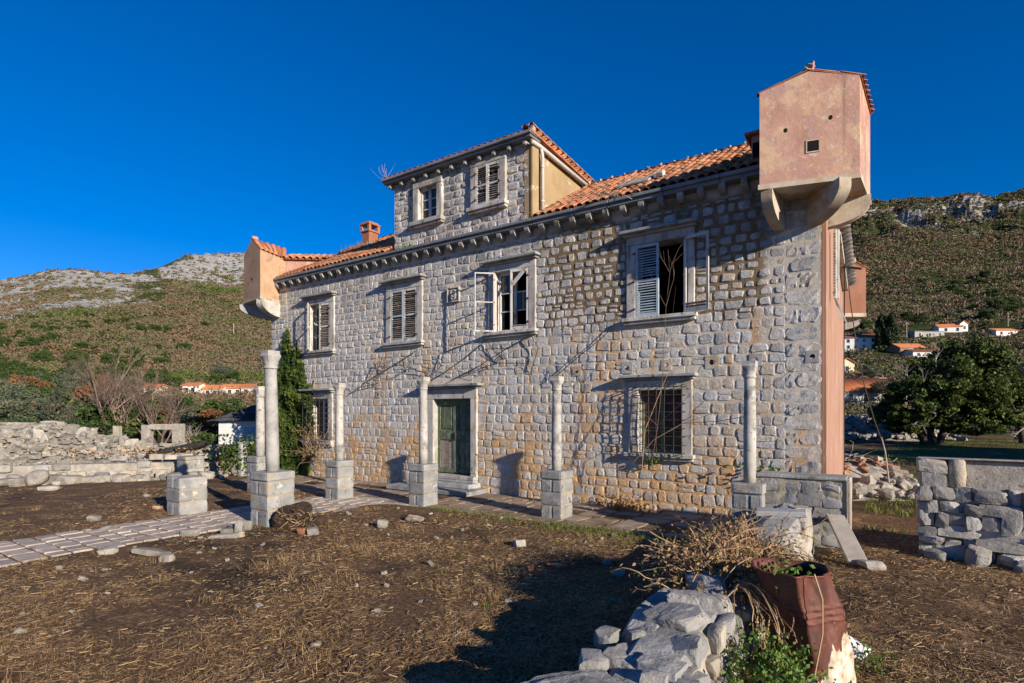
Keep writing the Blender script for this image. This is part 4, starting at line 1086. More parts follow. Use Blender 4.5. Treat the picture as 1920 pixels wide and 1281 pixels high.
column(-9.02, -5.70, .60, 1.02, 3.40, .122, 'thick grey column, tallest of all, standing on a block pedestal beside the path', (-.030, 0), True)
p = hw(-11.6, -6.1); t = thing('stone_pedestal', 'bare block pedestal without a column across the path from the thick grey column', 'pedestal', (p.x, p.y, 0), HROT)
pedestal(t, .60, .80, 3, 0)
t = thing('stone_pedestal', 'small broken block pedestal standing against the ruined wall', 'pedestal', (-10.9, 19.0, 0), HROT); pedestal(t, .62, .72, 2, .12)

# ================================================================== WALLS BY THE GATE
def stone_on(parent, mat, loc, size, n=3, rnd=.35, j=.07, rz=0, name='stone'):
    V, F = crag(size, {4: 8, 3: 6, 2: 3}.get(n, n), rnd, .22)
    return MB().add(V, F).build(name, M[mat], parent, loc=loc, rot=(R.gauss(0, .04), R.gauss(0, .04), rz))
# gate block (local frame of the house)
p = hw(0, 0)
gb = thing('gate_wall', 'short mortared rubble wall between the house corner and the gate opening', 'wall', (p.x, p.y, 0), HROT)
m = MB(); m.add(*holed_wall(-.82, .53, -.25, 1.08, [], .13, .018, y=-1.82)); m.box(-.82, .52, -1.80, -1.36, -.3, 1.06, .03, .01); m.build('mortar_core', M['plaster_old'], gb)
z = 0
while z < 1.0:
    u = -.80; h = R.uniform(.17, .27)
    while u < .42:
        w = R.uniform(.2, .38); w = min(w, .52 - u)
        stone_on(gb, 'limegrey' if R.random() < .5 else 'drystone', (u + w / 2, -1.765, z + h / 2), (w + .01, .15, h + .01)); u += w
    z += h
MB().box(-.83, .54, -1.85, -1.34, 1.06, 1.13, .025, .008).build('cap_slab', M['captop'], gb)
MB().box(.515, .575, -1.84, -1.36, -.2, 1.12, .015, .006).build('end_slab', M['plaster_old'], gb)
# wall right of the gate
rw = thing('boundary_wall', 'rough dry stone wall right of the gate with a concrete slab on top', 'wall', (p.x, p.y, 0), HROT)
m = MB(); m.add(*holed_wall(1.47, 6.5, -.3, 1.0, [], .12, .03, y=-1.62)); m.box(1.49, 6.5, -1.58, -1.05, -.3, .99, .03, .01); m.build('mortar_core', M['plaster_old'], rw)
z = -.05; row = 0
while z < .95:
    h = R.uniform(.10, .24) if row else .26; u = 1.44 + R.uniform(-.02, .02)
    while u < 5.2:
        big = R.random() < .35
        w = R.uniform(.30, .52) if big else R.uniform(.13, .3); hh = h * (1.0 if not big else R.uniform(1.0, 1.25))
        if z + hh > 1.06: hh = 1.06 - z
        stone_on(rw, 'drystone', (u + w / 2, -1.58 + R.uniform(-.04, .03), z + hh / 2 + R.uniform(-.02, .02)), (w * 1.04, R.uniform(.24, .34), hh * 1.06), 4 if u < 2.9 else 2, R.uniform(.12, .38), .06); u += w
    z += h * .97; row += 1
for (a, b, c, d) in ((1.45, 1.80, 1.04, 1.25), (1.44, 1.79, 1.26, 1.46)):
    stone_on(rw, 'drystone', ((a + b) / 2, -1.50, (c + d) / 2), (b - a, .34, d - c), 4, .2, .05, name='end_block')
MB().tube([(1.92, -1.55, 1.03), (1.915, -1.53, 1.25), (1.92, -1.50, 1.46)], (.10, .12, .10), 10).build('round_block', M['plaster_old'], rw, True)
m = MB(); m.box(2.02, 6.5, -1.50, -1.32, .98, 1.45, .015, .01); m.build('concrete_slab', M['concrete'], rw)
m = MB(); m.box(1.44, 6.5, -1.56, -1.30, 1.455, 1.485, .01, .006); m.build('wall_cap', M['concrete'], rw)
# stones fallen at its foot
fall_l = ['pale block fallen at the foot of the dry stone wall, the biggest one there', 'flat grey stone tipped at the dry stone wall foot beside the big pale block', 'dark stone lying in dead leaves at the far right under the dry stone wall',
          'small broken stone nearest the gate at the dry stone wall foot', 'brown stained stone in front of the dry stone wall, half in shade']
for lb, (px, py, s) in zip(fall_l, ((6.68, 8.02, (.48, .26, .26)), (7.05, 7.82, (.36, .2, .16)), (7.35, 7.42, (.42, .3, .22)), (6.22, 8.22, (.26, .2, .14)), (6.92, 7.55, (.24, .2, .15)))):
    V, F = crag(s, 10, .35, .28); tag(MB().add(V, F).build('fallen_stone', M['drystone'], loc=(px, py, s[2] * .38 + gzs(px, py)), rot=(R.uniform(-.2, .2), R.uniform(-.2, .2), R.uniform(0, 3))), lb, 'stone')

# low garden wall running towards the viewer
gw = thing('garden_wall', 'low crumbling plastered garden wall running from the gate into the foreground', 'wall', (p.x, p.y, 0), HROT)
def wall_top(v):
    return np.interp(-v, [2.2, 2.6, 4.2, 5.2, 6.6, 7.2, 7.9, 8.4, 9.0, 10.5], [.70, .68, .64, .60, .60, .60, .57, .50, .42, .3])
vs = np.linspace(-10.6, -2.25, 210); NP = 30
prof = []
for v in vs:
    t = float(wall_top(v))
    key = np.array([(-.50, -.3), (-.48, t * .5), (-.46, t - .06), (-.36, t + .005), (-.2, t + .02), (0, t + .005), (.07, t - .05), (.10, t * .55), (.12, -.3)])
    dd = np.concatenate([[0], np.cumsum(np.linalg.norm(np.diff(key, axis=0), axis=1))]); q = np.linspace(0, dd[-1], NP)
    prof.append(np.stack([np.interp(q, dd, key[:, 0]), np.full(NP, v), np.interp(q, dd, key[:, 1])], 1))
P = np.concatenate(prof); cen = np.stack([np.full(len(P), -.2), P[:, 1], np.full(len(P), .25)], 1); dirn = P - cen; dirn /= np.linalg.norm(dirn, axis=1)[:, None]
P = P + dirn * (n3(P, 2.2, 3, 3) * .16 + n3(P, 9, 4, 8) * .10)[:, None]
V, F = loft(list(P.reshape(len(vs), NP, 3)), True)
tops = np.array([wall_top(v) for v in vs])
capF = [f for f in F if len(f) == 4 and V[f[0]][2] > tops[min(len(vs) - 1, f[0] // NP)] - .10]; cset = set(capF); bodyF = [f for f in F if f not in cset]
MB().add(V, bodyF).build('wall_body', M['plaster_old'], gw)
MB().add(V, capF).build('wall_top', M['captop'], gw)
# stones showing in the right face and along the broken end
for i in range(46):
    v = R.uniform(-8.9, -5.9) if i < 34 else R.uniform(-5.5, -2.6); t = float(wall_top(v)); z = R.uniform(.06, t - .08)
    stone_on(gw, 'plaster_old' if R.random() < .55 else 'drystone', (.085, v, z), (.13, R.uniform(.12, .30), R.uniform(.08, .2)), 3, .4, .10)
for (u, v, z, s) in ((-.20, -7.05, .60, (.36, .34, .24)), (-.17, -7.42, .57, (.44, .38, .20)), (-.20, -7.85, .53, (.42, .40, .22)), (-.42, -8.0, .42, (.34, .40, .26)), (-.06, -8.2, .44, (.26, .3, .22)), (-.10, -8.55, .38, (.34, .32, .24)), (-.50, -7.5, .40, (.22, .5, .30)),
                     (-.36, -8.5, .34, (.34, .34, .24)), (-.5, -8.3, .18, (.3, .5, .3)), (-.02, -9.0, .26, (.3, .34, .24)), (-.3, -9.0, .30, (.36, .3, .22))):
    V, F = crag(s, 24, .18, .30); MB().add(V, F).build('cap_stone', M['captop' if R.random() < .6 else 'drystone'], gw, loc=(u, v, z), rot=(R.gauss(0, .10), R.gauss(0, .10), R.uniform(-.3, .3)))
for i in range(40):
    v = R.uniform(-9.6, -8.0); t = float(wall_top(v)); u = R.uniform(-.65, .2)
    stone_on(gw, R.choice(('drystone', 'captop', 'rubble')), (u, v, max(.02, t * R.uniform(.4, .95))), (R.uniform(.1, .24), R.uniform(.1, .24), R.uniform(.07, .16)), 2, .35, .10, R.uniform(0, 3))
lo = hw(-.22, -3.15); fs_ = MB(); fs_.box(-.34, .34, -.17, .17, 0, .085, .015, .008)
tag(fs_.build('flat_stone', M['limegrey'], loc=(lo.x, lo.y, .66), rot=(.02, -.05, HROT + .15)), 'long flat grey stone lying on top of the low garden wall', 'stone')
lo = hw(-.02, -2.95); V, F = rock((0, 0, 0), (.26, .2, .12), 3, .4, .08)
tag(MB().add(V, F).build('loose_stone', M['rubble'], loc=(lo.x, lo.y, .72)), 'small rough stone resting behind the flat grey stone on the garden wall', 'stone')
lo = Vector((.62, 3.62, 0)); V, F = crag((.66, .56, .52), 30, .35, .26)
tag(MB().add(V, F).build('boulder', M['captop'], loc=(.42, 3.36, .25 + gzs(.6, 3.6)), rot=(.05, -.04, .3)), 'big pitted grey boulder at the bottom edge in front of the broken wall', 'boulder')
# plank leaning near the gate post, its stone foot
pl_ = MB(); pl_.box(-.13, .13, -.62, .62, -.022, .022, .006, .004)
tag(pl_.build('plank', M['weathered_plank'], loc=(4.98, 8.35, .30), rot=(math.radians(22), .03, math.radians(-15))), 'weathered grey plank tipped against the foot of the gate wall', 'plank')
V, F = crag((.26, .18, .12), 7, .4, .3); tag(MB().add(V, F).build('pale_stone', M['rubble'], loc=(4.95, 7.72, .07)), 'pale stone under the lower end of the grey plank', 'stone')

# ================================================================== RUSTY DRUM
dr = thing('oil_drum', 'crumpled rusty oil drum splashed with white paint low down on its right', 'drum', (2.47, 4.60, -.04), 0)
def drum_rings(zs, off=0.0, nn=120):
    out = []
    for zz in zs:
        t = zz / .93; ring = []
        for a in np.linspace(0, 2 * math.pi, nn + 1)[:-1]:
            r = .285 + off
            # a fold pushed out towards the viewer, flats either side
            d = (a - math.radians(250) + math.pi) % (2 * math.pi) - math.pi
            w_ = .35 + .65 * t; fl = math.cos(math.pi / 4) / max(math.cos(abs(abs(d) - .80)), .3) if abs(d) < 1.45 else 1.0
            r *= 1 + w_ * (min(1.22, fl * 1.16) - 1) * (1 if abs(d) < 1.2 else (1.45 - abs(d)) / .25 if abs(d) < 1.45 else 0)
            r += .010 * math.exp(-((zz - .62) / .014) ** 2) + .010 * math.exp(-((zz - .57) / .014) ** 2) + .010 * math.exp(-((zz - .67) / .014) ** 2) + (.012 if zz > .915 else 0) * .6
            r += .010 * math.sin(4 * a + 7 * zz) + .008 * math.sin(7 * a - 11 * zz) + .004 * math.sin(13 * a + 21 * zz)
            lean = -.19 * t + .02 * math.sin(t * 3)
            ring.append((r * (1 + .16 * (1 - t) * max(0, math.cos(a))) * math.cos(a) + lean, r * math.sin(a), zz + .012 * math.sin(3 * a + 1) * (zz > .8)))
        out.append(ring)
    return out
zs = np.concatenate([np.linspace(0, .5, 14), np.linspace(.52, .72, 24), np.linspace(.75, .90, 6), [.908, .92, .93]])
outer = drum_rings(zs); inner = drum_rings(zs[::-4], -.012)
V, F = loft(outer + [[tuple(np.array(p) * 1) for p in r] for r in inner], False)
def rust_drum():
    m, nt, b = newmat('rusty_steel')
    p = pos(nt)
    f = noise(nt, mapping(nt, p, (1, 1, .6)), 6, 7, .65)
    c = ramp(nt, f, [(.32, (.045, .014, .010)), (.5, (.088, .026, .017)), (.66, (.14, .043, .026))])
    c = mixc(nt, maprange(nt, noise(nt, p, 26, 5, .7), .6, .72), c, (.30, .15, .10))
    # paint splash: lower right, running up in tongues
    tc = nt.nodes.new('ShaderNodeTexCoord').outputs['Object']; s = sepz(nt, tc)
    e = noise(nt, mapping(nt, tc, (9, 9, .9)), 1, 3, .5)
    ff = math_(nt, 'ADD', math_(nt, 'ADD', math_(nt, 'MULTIPLY', s[0], .75), math_(nt, 'MULTIPLY', e, .85)), math_(nt, 'MULTIPLY', s[2], -1.15))
    wp = maprange(nt, ff, .105, .125)
    white = ramp(nt, noise(nt, tc, 9, 6, .7), [(.34, (.20, .12, .07)), (.46, (.40, .33, .24)), (.6, (.55, .51, .44))])
    c = mixc(nt, wp, c, white)
    nt.links.new(c, b.inputs['Base Color']); nt.links.new(maprange(nt, wp, 0, 1, .62, .9), b.inputs['Roughness']); b.inputs['Specular IOR Level'].default_value = .35
    bump(nt, b, noise(nt, p, 16, 6, .6), .35, .012); return m
MB().add(V, F).build('drum_shell', rust_drum(), dr, True)
MB().tube([(x * 1.0, y * 1.0, z) for x, y, z in drum_rings([.925], .002, 120)[0]] + [drum_rings([.925], .002, 120)[0][0]], .006, 6, False).build('rim', M['rust'], dr, True)
MB().add(np.array([(.24 * math.cos(a) - .13, .24 * math.sin(a), .70) for a in np.linspace(0, 2 * math.pi, 17)[:-1]]), [tuple(range(16))]).build('soil_fill', M['peat'], dr)
# white rag / bag
n = 12; U, W = np.meshgrid(np.linspace(-1, 1, n), np.linspace(-1, 1, n))
zz = .13 * np.exp(-(U ** 2 + W ** 2) * .9) + .05 * (fbm(U * 2.2 + 5, W * 2.2 + 2, 3, 5) - .4) + .04 * np.sin(U * 5 + W * 3)
V = np.stack([U.ravel() * .22 + rng.normal(0, .012, n * n), W.ravel() * .15 + rng.normal(0, .012, n * n), np.maximum(zz, -.01).ravel()], 1)
i_ = (np.arange(n - 1)[:, None] * n + np.arange(n - 1)[None, :]).ravel()
tag(link('plastic_bag', mesh_np('plastic_bag', V, None, np.stack([i_, i_ + 1, i_ + n + 1, i_ + n], 1), M['bag'], smooth=True), loc=(2.92, 4.98, .02)), 'crumpled white plastic bag on the ground beside the rusty drum', 'bag')

# ================================================================== RUBBLE, RUINS LEFT
rh = thing('rubble_heap', 'long heap of grey broken stone behind the low ruined block wall', 'rubble heap', (-15.5, 21.5, 0))
def mound(x, y):
    a = 1.35 * math.exp(-((x + 2.2) / 2.1) ** 2 - (y / 1.5) ** 2) + .95 * math.exp(-((x - 1.0) / 2.6) ** 2 - ((y + .3) / 1.3) ** 2) + .6 * math.exp(-((x - 4.0) / 1.6) ** 2 - ((y + .6) / 1.0) ** 2) + .9 * math.exp(-((x + 5.5) / 2.4) ** 2 - ((y - .2) / 1.6) ** 2)
    return a
n = 44; U, W = np.meshgrid(np.linspace(-9, 6.5, n), np.linspace(-3.2, 3.0, 22))
Zm = np.vectorize(mound)(U, W) - .12 + rng.normal(0, .04, U.shape)
V = np.stack([U.ravel(), W.ravel(), Zm.ravel()], 1); i_ = (np.arange(21)[:, None] * n + np.arange(n - 1)[None, :]).ravel()
link('heap_core', mesh_np('heap_core', V, None, np.stack([i_, i_ + 1, i_ + n + 1, i_ + n], 1), M['rubble']), rh)
RK = [MB().add(*rock((0, 0, 0), (1, 1, 1), 2, .3, .12)).mesh('stone', M['rubble']) for _ in range(12)]
sml = MB()
for i in range(2600):
    x, y = R.uniform(-8.5, 6), R.uniform(-2.8, 1.4); z = mound(x, y)
    if z < .06 and R.random() < .8: continue
    s = R.uniform(.08, .22) if i > 230 else R.uniform(.2, .46)
    sz = (s * R.uniform(.8, 1.5), s * R.uniform(.7, 1.1), s * R.uniform(.4, .8))
    if i <= 230:
        o = link('stone', R.choice(RK), rh, (x, y, z + sz[2] * .12), (R.gauss(0, .3), R.gauss(0, .3), R.uniform(0, 6))); o.scale = sz
    else: sml.add(*rock((x, y, z + sz[2] * .1), sz, 2, .3, .12))
sml.build('small_stones', M['rubble'], rh, kind='stuff')
rwl = thing('ruined_wall', 'low ruined wall of grey squared blocks below the rubble heap', 'wall', (-16.3, 17.6, 0), math.atan2(2.2, 6.0))
x = 0; rwm = MB(); rwm.box(-.1, 6.6, .10, .5, -.2, .48, .03, .01); rwm.build('mortar_core', M['rubble'], rwl)
for row in range(2):
    x = -.15 + row * .2
    while x < 6.4:
        w = R.uniform(.32, .62)
        if R.random() > (.06 if row == 0 else .55): MB().add(*rblock(x, x + w - .02, R.uniform(-.05, .03), .36, row * .29 - .05 * (row == 0), row * .29 + R.uniform(.18, .285), .045, 5, 6)).build('block', M[R.choice(('drystone', 'rubble', 'rubble', 'plaster_old'))], rwl, rot=(R.gauss(0, .02), R.gauss(0, .012), 0))
        x += w
for i in range(5): MB().add(*rblock(4.2 + i * .46, 4.62 + i * .46, .02, .36, .57, .58 + R.uniform(.12, .3), .03, 5, 8)).build('block', M['plaster_old'], rwl)
# row of pale tumbled stones in front
for i in range(26):
    x = -15.6 + i * .21 + R.uniform(-.08, .08); y = 16.5 + i * .085 + R.uniform(-.3, .3); s = R.uniform(.22, .52)
    V, F = crag((s * R.uniform(.9, 1.5), s * .8, s * R.uniform(.45, .8)), 5, .35, .3)
    tag(MB().add(V, F).build('tumbled_stone', M['rubble'], loc=(x, y, s * .2), rot=(R.gauss(0, .15), R.gauss(0, .15), R.uniform(0, 3))), 'pale tumbled stone in the row lying along the foot of the ruined block wall', 'stone', 'tumbled stones along the ruined wall')
V, F = crag((.5, .42, .5), 9, .8, .25); tag(MB().add(V, F).build('tumbled_stone', M['rubble'], loc=(-14.1, 16.6, .25)), 'largest pale stone, rounded, at the left end of the tumbled row', 'stone')
pwl = thing('plaster_wall', 'short cream plaster wall end under creeper next to the shed', 'wall', (-10.0, 20.0, 0), HROT * .6)
m = MB(); m.box(-.75, .55, -.25, .25, -.2, 1.05, .05, .02); m.build('wall_body', M['plaster_old'], pwl); MB().box(.56, .80, -.30, .22, -.2, 1.18, .04, .015).build('end_pier', M['limegrey'], pwl)
# concrete doorway frame, posts, beam, canopy slab
df_ = thing('doorway_ruin', 'bare concrete doorway frame standing behind the rubble', 'ruin', (-15.1, 24.2, 0), -.05)
MB().box(-.86, -.50, -.15, .15, -.2, 1.66, .02, .01).build('post', M['concrete'], df_); MB().box(.50, .92, -.15, .15, -.2, 1.72, .02, .01).build('post', M['concrete'], df_)
MB().box(-.5, .5, -.13, .13, 1.46, 1.70, .02, .008).build('beam', M['concrete'], df_)
tag(MB().box(-.14, .14, -.13, .13, -.2, 1.62, .03, .012).build('concrete_post', M['plaster_old'], loc=(-17.2, 24.4, 0)), 'single pale post left of the concrete doorway frame', 'post')
tag(MB().tube([(0, 0, 0), (.9, .25, .22), (1.9, .5, .46)], (.13, .14, .11), 8).build('charred_beam', M['char'], loc=(-13.1, 20.1, .62)), 'charred black beam lying across the ruined wall', 'beam')
cs_ = thing('canopy_slab', 'thin pale canopy slab propped up in front of the green bushes', 'canopy', (-21.6, 24.5, 0))
MB().box(-2.2, 1.5, -.8, .8, 1.50, 1.66, .02, .01).build('slab', M['concrete'], cs_); MB().tube([(.6, -.5, 1.5), (.4, -.5, .6), (.35, -.5, 0)], .05, 6).build('prop', M['grey_wood'], cs_)
MB().box(-2.1, -1.7, -.3, .3, -.1, 1.5, .03).build('pier', M['plaster_old'], cs_); 
for i in range(4): MB().add(*rock((-.1 + i * .3, -.5, 1.72), (.4, .3, .14), 2, .3, .1)).build('loose_stone', M['rubble'], cs_)
# low left stone steps/curbs and shrub twigs
# shed
sd = thing('stone_shed', 'small whitewashed shed with a dark stone slate roof behind the house corner', 'shed', (-11.35, 24.6, 0), -.12)
MB().box(-1.05, 1.6, -.9, 1.4, -.2, 1.86, .02).build('wall', M['shedwall'], sd); MB().box(.12, .85, -.93, -.88, -.1, 1.6, .01).build('door', M['blue_wood'], sd)
ap = Vector((1.4, .3, 3.0)); cr_ = [Vector((-1.35, -1.15, 1.84)), Vector((1.8, -1.15, 1.9)), Vector((1.8, 1.6, 1.9)), Vector((-1.35, 1.6, 1.84))]
rr = MB(); rr.add([v[:] for v in cr_] + [ap[:]], [(0, 1, 4), (1, 2, 4), (2, 3, 4), (3, 0, 4), (3, 2, 1, 0)]); sr = rr.build('roof', M['slate'], sd)
for (a, b) in ((0, 1), (3, 0)):
    for r_ in range(8):
        t0 = r_ / 8; A = cr_[a].lerp(ap, t0); B = cr_[b].lerp(ap, t0); L = (B - A).length; k = max(1, int(L / .36))
        for i in range(k):
            q = A.lerp(B, (i + .5) / k); up = (ap - q).normalized(); al = (B - A).normalized(); nn = al.cross(up); nn = nn if nn.z > 0 else -nn
            w = L / k * .48; hh = .26; o_ = nn * (.03 + R.uniform(0, .03))
            V = [q - al * w + o_ - up * .04, q + al * w * R.uniform(.9, 1) + o_ - up * .03, q + al * w + up * hh + o_ * .4, q - al * w + up * hh + o_ * .4]
            V2 = [v - nn * .025 for v in V]
            MB().add([v[:] for v in V + V2], [(0, 1, 2, 3), (7, 6, 5, 4), (0, 4, 5, 1), (1, 5, 6, 2), (2, 6, 7, 3), (3, 7, 4, 0)]).build('roof_slate', M['slate'], sr)

# ================================================================== RUBBLE BY THE HOUSE CORNER, RIGHT
rb = thing('tile_rubble', 'heap of broken orange tiles and stones behind the gate at the pink wall', 'rubble heap', (9.35, 15.2, 0), -.2)
def mo2(x, y): return .95 * math.exp(-(x / 1.15) ** 4 - (y / .9) ** 2)
n = 18; U, W = np.meshgrid(np.linspace(-1.9, 1.9, n), np.linspace(-1.6, 1.6, n)); V = np.stack([U.ravel(), W.ravel(), np.vectorize(mo2)(U, W).ravel() - .1], 1)
i_ = (np.arange(n - 1)[:, None] * n + np.arange(n - 1)[None, :]).ravel(); link('heap_core', mesh_np('heap_core', V, None, np.stack([i_, i_ + 1, i_ + n + 1, i_ + n], 1), M['rubble']), rb)
RB = [MB().add(*rock((0, 0, 0), (1, 1, 1), 3, .4, .1)).mesh('stone', M['rubble']) for _ in range(6)]
BKm = [MB().box(-.5, .5, -.3, .3, -.12, .12, .05, .05).mesh('broken_tile', M['brick']) for _ in range(5)]
for i in range(190):
    x, y = R.uniform(-1.5, 1.5), R.uniform(-1.3, .9); z = mo2(x, y); top = z > .55 and R.random() < .7
    o = link('broken_tile' if top else 'stone', R.choice(BKm if top else RB), rb, (x, y, z - .02), (R.gauss(0, .4), R.gauss(0, .4), R.uniform(0, 6)))
    s = R.uniform(.16, .42); o.scale = (s, s * .8, s * (.6 if not top else .8))
for i in range(2): tag(MB().box(-.24, .24, -.2, .2, 0, .2, .05, .02).build('rough_block', M['rubble'], loc=(8.1 + i * .55, 14.3 - i * .2, .12 + .22 * (1 - i)), rot=(0, 0, .2 + i * .3)), ('upper rough block stacked against the pink wall foot', 'rough block on the ground beside the tile rubble heap')[i], 'block')
fh = thing('stone_heap', 'far heap of light grey field stones below the long orange roof', 'stone heap', (30.5, 47, 0))
def mo3(x, y): return 1.9 * math.exp(-(x / 4.6) ** 4 - (y / 2.2) ** 2)
n = 18; U, W = np.meshgrid(np.linspace(-6, 6, n), np.linspace(-3.5, 3.5, n)); V = np.stack([U.ravel(), W.ravel(), np.vectorize(mo3)(U, W).ravel() - .25], 1)
i_ = (np.arange(n - 1)[:, None] * n + np.arange(n - 1)[None, :]).ravel(); link('heap_core', mesh_np('heap_core', V, None, np.stack([i_, i_ + 1, i_ + n + 1, i_ + n], 1), M['rubble']), fh)
sml = MB()
for i in range(900):
    x, y = R.uniform(-5.4, 5.4), R.uniform(-3, 1); z = mo3(x, y); s = R.uniform(.18, .4) if i > 110 else R.uniform(.4, .75)
    if i <= 110: o = link('stone', R.choice(RB), fh, (x, y, z), (R.gauss(0, .3), R.gauss(0, .3), R.uniform(0, 6))); o.scale = (s, s * .8, s * .65)
    else: sml.add(*rock((x, y, z), (s, s * .8, s * .6), 2, .4, .1))
sml.build('small_stones', M['rubble'], fh, kind='stuff')

# ================================================================== LOOSE STONES, CLODS IN THE YARD
cl = MB(); V, F = rock((0, 0, .22), (.85, .62, .62), 5, .5, .10); cl.add(V, F); V, F = rock((.42, .05, .12), (.5, .4, .34), 4, .5, .12); cl.add(V, F)
cl = thing('root_clod', 'dark clod of burnt roots and earth heaped against the thick column base', 'clod', (-4.22, 10.75, 0), .1)
V, F = crag((.66, .5, .62), 18, .5, .75, 5); MB().add(V + np.array([0, 0, .14]), F).build('clod', M['peat'], cl); V, F = crag((.44, .36, .3), 16, .5, .7, 8); MB().add(V + np.array([.36, 0, .06]), F).build('clod', M['peat'], cl)
rt = MB()
for i in range(220):
    a = R.uniform(0, 6.28); p0 = Vector((R.uniform(-.2, .42), R.uniform(-.25, .2), R.uniform(.05, .3))); d = Vector((math.cos(a) * .6, -abs(math.sin(a)), R.uniform(-.4, .7))) * R.uniform(.12, .26)
    rt.tube([p0, p0 + d * .5 + Vector((0, 0, R.uniform(-.03, .03))), p0 + d], (.008, .006, .003), 4, False)
rt.build('roots', M['vine'], cl, kind='stuff')
spec = [((-4.85, 9.95), (.17, .2, .34), 'upright pointed pale stone in the group before the thick column', .1), ((-5.08, 10.05), (.34, .2, .16), 'tan angular stone left of the upright pointed stone', .0),
        ((-4.95, 9.75), (.62, .18, .11), 'long flat slab under the upright pointed stone', 0), ((-5.0, 10.5), (.3, .22, .24), 'cream stone against the thick column pedestal', 0),
        ((-5.72, 9.95), (.44, .2, .15), 'white flat stone at the path edge left of the stone group', 0), ((-3.55, 10.0), (.24, .2, .18), 'pale block right of the dark root clod', 0), ((-3.75, 10.05), (.18, .16, .15), 'orange brown stone touching the root clod', 0),
        ((-6.2, 8.6), (.32, .18, .14), 'triangular cream stone between the path and the tan slab', 0), ((-5.5, 8.55), (.56, .26, .12), 'long tan slab lying in the grass below the path', 0), ((-5.0, 8.1), (.24, .16, .13), 'pinkish stone on bare earth below the tan slab', 0),
        ((-2.42, 10.45), (.22, .18, .20), 'round white stone alone on the brown grass', 0), ((-1.95, 11.2), (.36, .16, .10), 'flat cream stone beyond the round white stone', 0), ((.12, 9.05), (.22, .16, .14), 'pale pyramid shaped stone in the middle of the yard', 0),
        ((.62, 7.95), (.34, .16, .05), 'flat reddish tile fragment in the yard beside the shadow edge', 0), ((.25, 7.75), (.1, .1, .08), 'small orange brick bit by the tile fragment', 0), ((1.35, 7.95), (.12, .1, .1), 'small white chip beside the shadow edge', 0),
        ((1.42, 7.45), (.18, .14, .10), 'bluish stone just inside the wall shadow', 0), ((2.25, 8.5), (.14, .12, .08), 'bluish stone deep in the wall shadow', 0), ((-8.35, 11.2), (.24, .17, .15), 'white stone left of the bare pedestal on burnt earth', 0),
        ((-7.55, 10.4), (.2, .15, .12), 'pale stone by the path edge near the bare pedestal', 0), ((-7.8, 10.25), (.16, .12, .08), 'small grey stone next to the pale stone at the path', 0), ((-9.4, 14.4), (.2, .14, .08), 'flat white stone on the far brown grass', 0),
        ((-14.5, 15.2), (.42, .26, .16), 'flat pale stone on the grass at the left edge', 0), ((-12.9, 15.6), (.55, .3, .18), 'low broad stone before the tumbled row', 0), ((-7.9, 12.5), (.22, .13, .1), 'orange stone behind the path', 0)]
for (x, y), s, lb, tz in spec:
    V, F = crag(tuple(q * .85 for q in s), 6, .3, .34)
    mt = 'brick' if 'orange' in lb or 'reddish' in lb else 'rubble'
    tag(MB().add(V, F).build('loose_stone', M[mt], loc=(x, y, gzs(x, y) + s[2] * .32), rot=(R.gauss(0, .1), R.gauss(0, .1), R.uniform(-.4, .4))), lb, 'stone')
PB = [MB().add(*rock((0, 0, 0), (1, 1, 1), 2, .4, .13)).mesh('pebble', M['rubble']) for _ in range(6)]
for i in range(110):
    x = R.uniform(-7, 3.5); y = R.uniform(3.6, 13)
    lu = (HM.inverted() @ Vector((x, y, 0)))
    if lu.y > -2.7 or (-11.3 < lu.x < -9 ) or lu.x > -.6: continue
    s = R.uniform(.022, .07) * (1 if y < 7 else 1.2)
    o = link('pebble', R.choice(PB), None, (x, y, gzs(x, y) + s * .2), (R.gauss(0, .3), R.gauss(0, .3), R.uniform(0, 6))); o.scale = (s * 1.3, s, s * .7)
    tag(o, 'small pale pebble lying loose on the dry brown grass', 'pebble', 'pebbles scattered over the yard')
gr = MB()
for i in range(1300):
    x = R.uniform(-9, 6); y = R.uniform(3.0, 12); s = R.choice((.006, .009, .014, .02))
    gr.add(*rock((x, y, gzs(x, y) + s * .1), (s, s, s * .6), 2, .4, .1))
gr.build('gravel', M['rubble'], kind='stuff')
# ================================================================== HILLS
SILX = np.array([-2000, -600, -200, 0, 60, 90, 150, 200, 240, 300, 325, 350, 400, 460, 520, 640, 800, 1100, 1400, 1560, 1630, 1700, 1800, 1860, 1920, 2100, 2500, 4000])
SILY = np.array([560, 540, 528, 525, 515, 508, 505, 512, 513, 501, 489, 477, 474, 474, 482, 520, 560, 560, 470, 400, 379, 373, 367, 365, 355, 345, 350, 420])
RDX = np.array([-2000, 0, 230, 300, 360, 430, 640, 1100, 1500, 1600, 1920, 4000]); RDY = np.array([800, 800, 820, 900, 1040, 1150, 1150, 1000, 800, 700, 680, 700])
def terrain(X, Y):
    X = np.asarray(X, float); Y = np.asarray(Y, float)
    px = 960 + 1050 * X / Y
    ry = np.interp(px, RDX, RDY); H = 2.15 + (776 - np.interp(px, SILX, SILY)) / 1050 * ry
    y0 = np.interp(px, [0, 600, 1500, 2000], [44, 46, 55, 55])
    s = np.clip((Y - y0) / (ry - y0), 0, None)
    p_ = np.where(s < 1, s ** 1.6, 1 - (s - 1) * .25)
    z = H * p_
    rough = np.clip((s - .10) * 2.4, .04, 1) * np.clip(1.15 - s, .12, 1)
    z = z + rough * ((fbm(X / 90, Y / 90, 4, 21) - .47) * 26 + (fbm(X / 22, Y / 22, 4, 5) - .47) * 8)
    # cliff band on the right-hand hill
    cl = np.clip((px - 1480) / 100, 0, 1) * np.exp(-((s - .88) / .10) ** 2)
    z = z + cl * (fbm(X / 26, Y / 50, 5, 31) - .5) * 75
    return z - .1 * (s <= 0), s, px
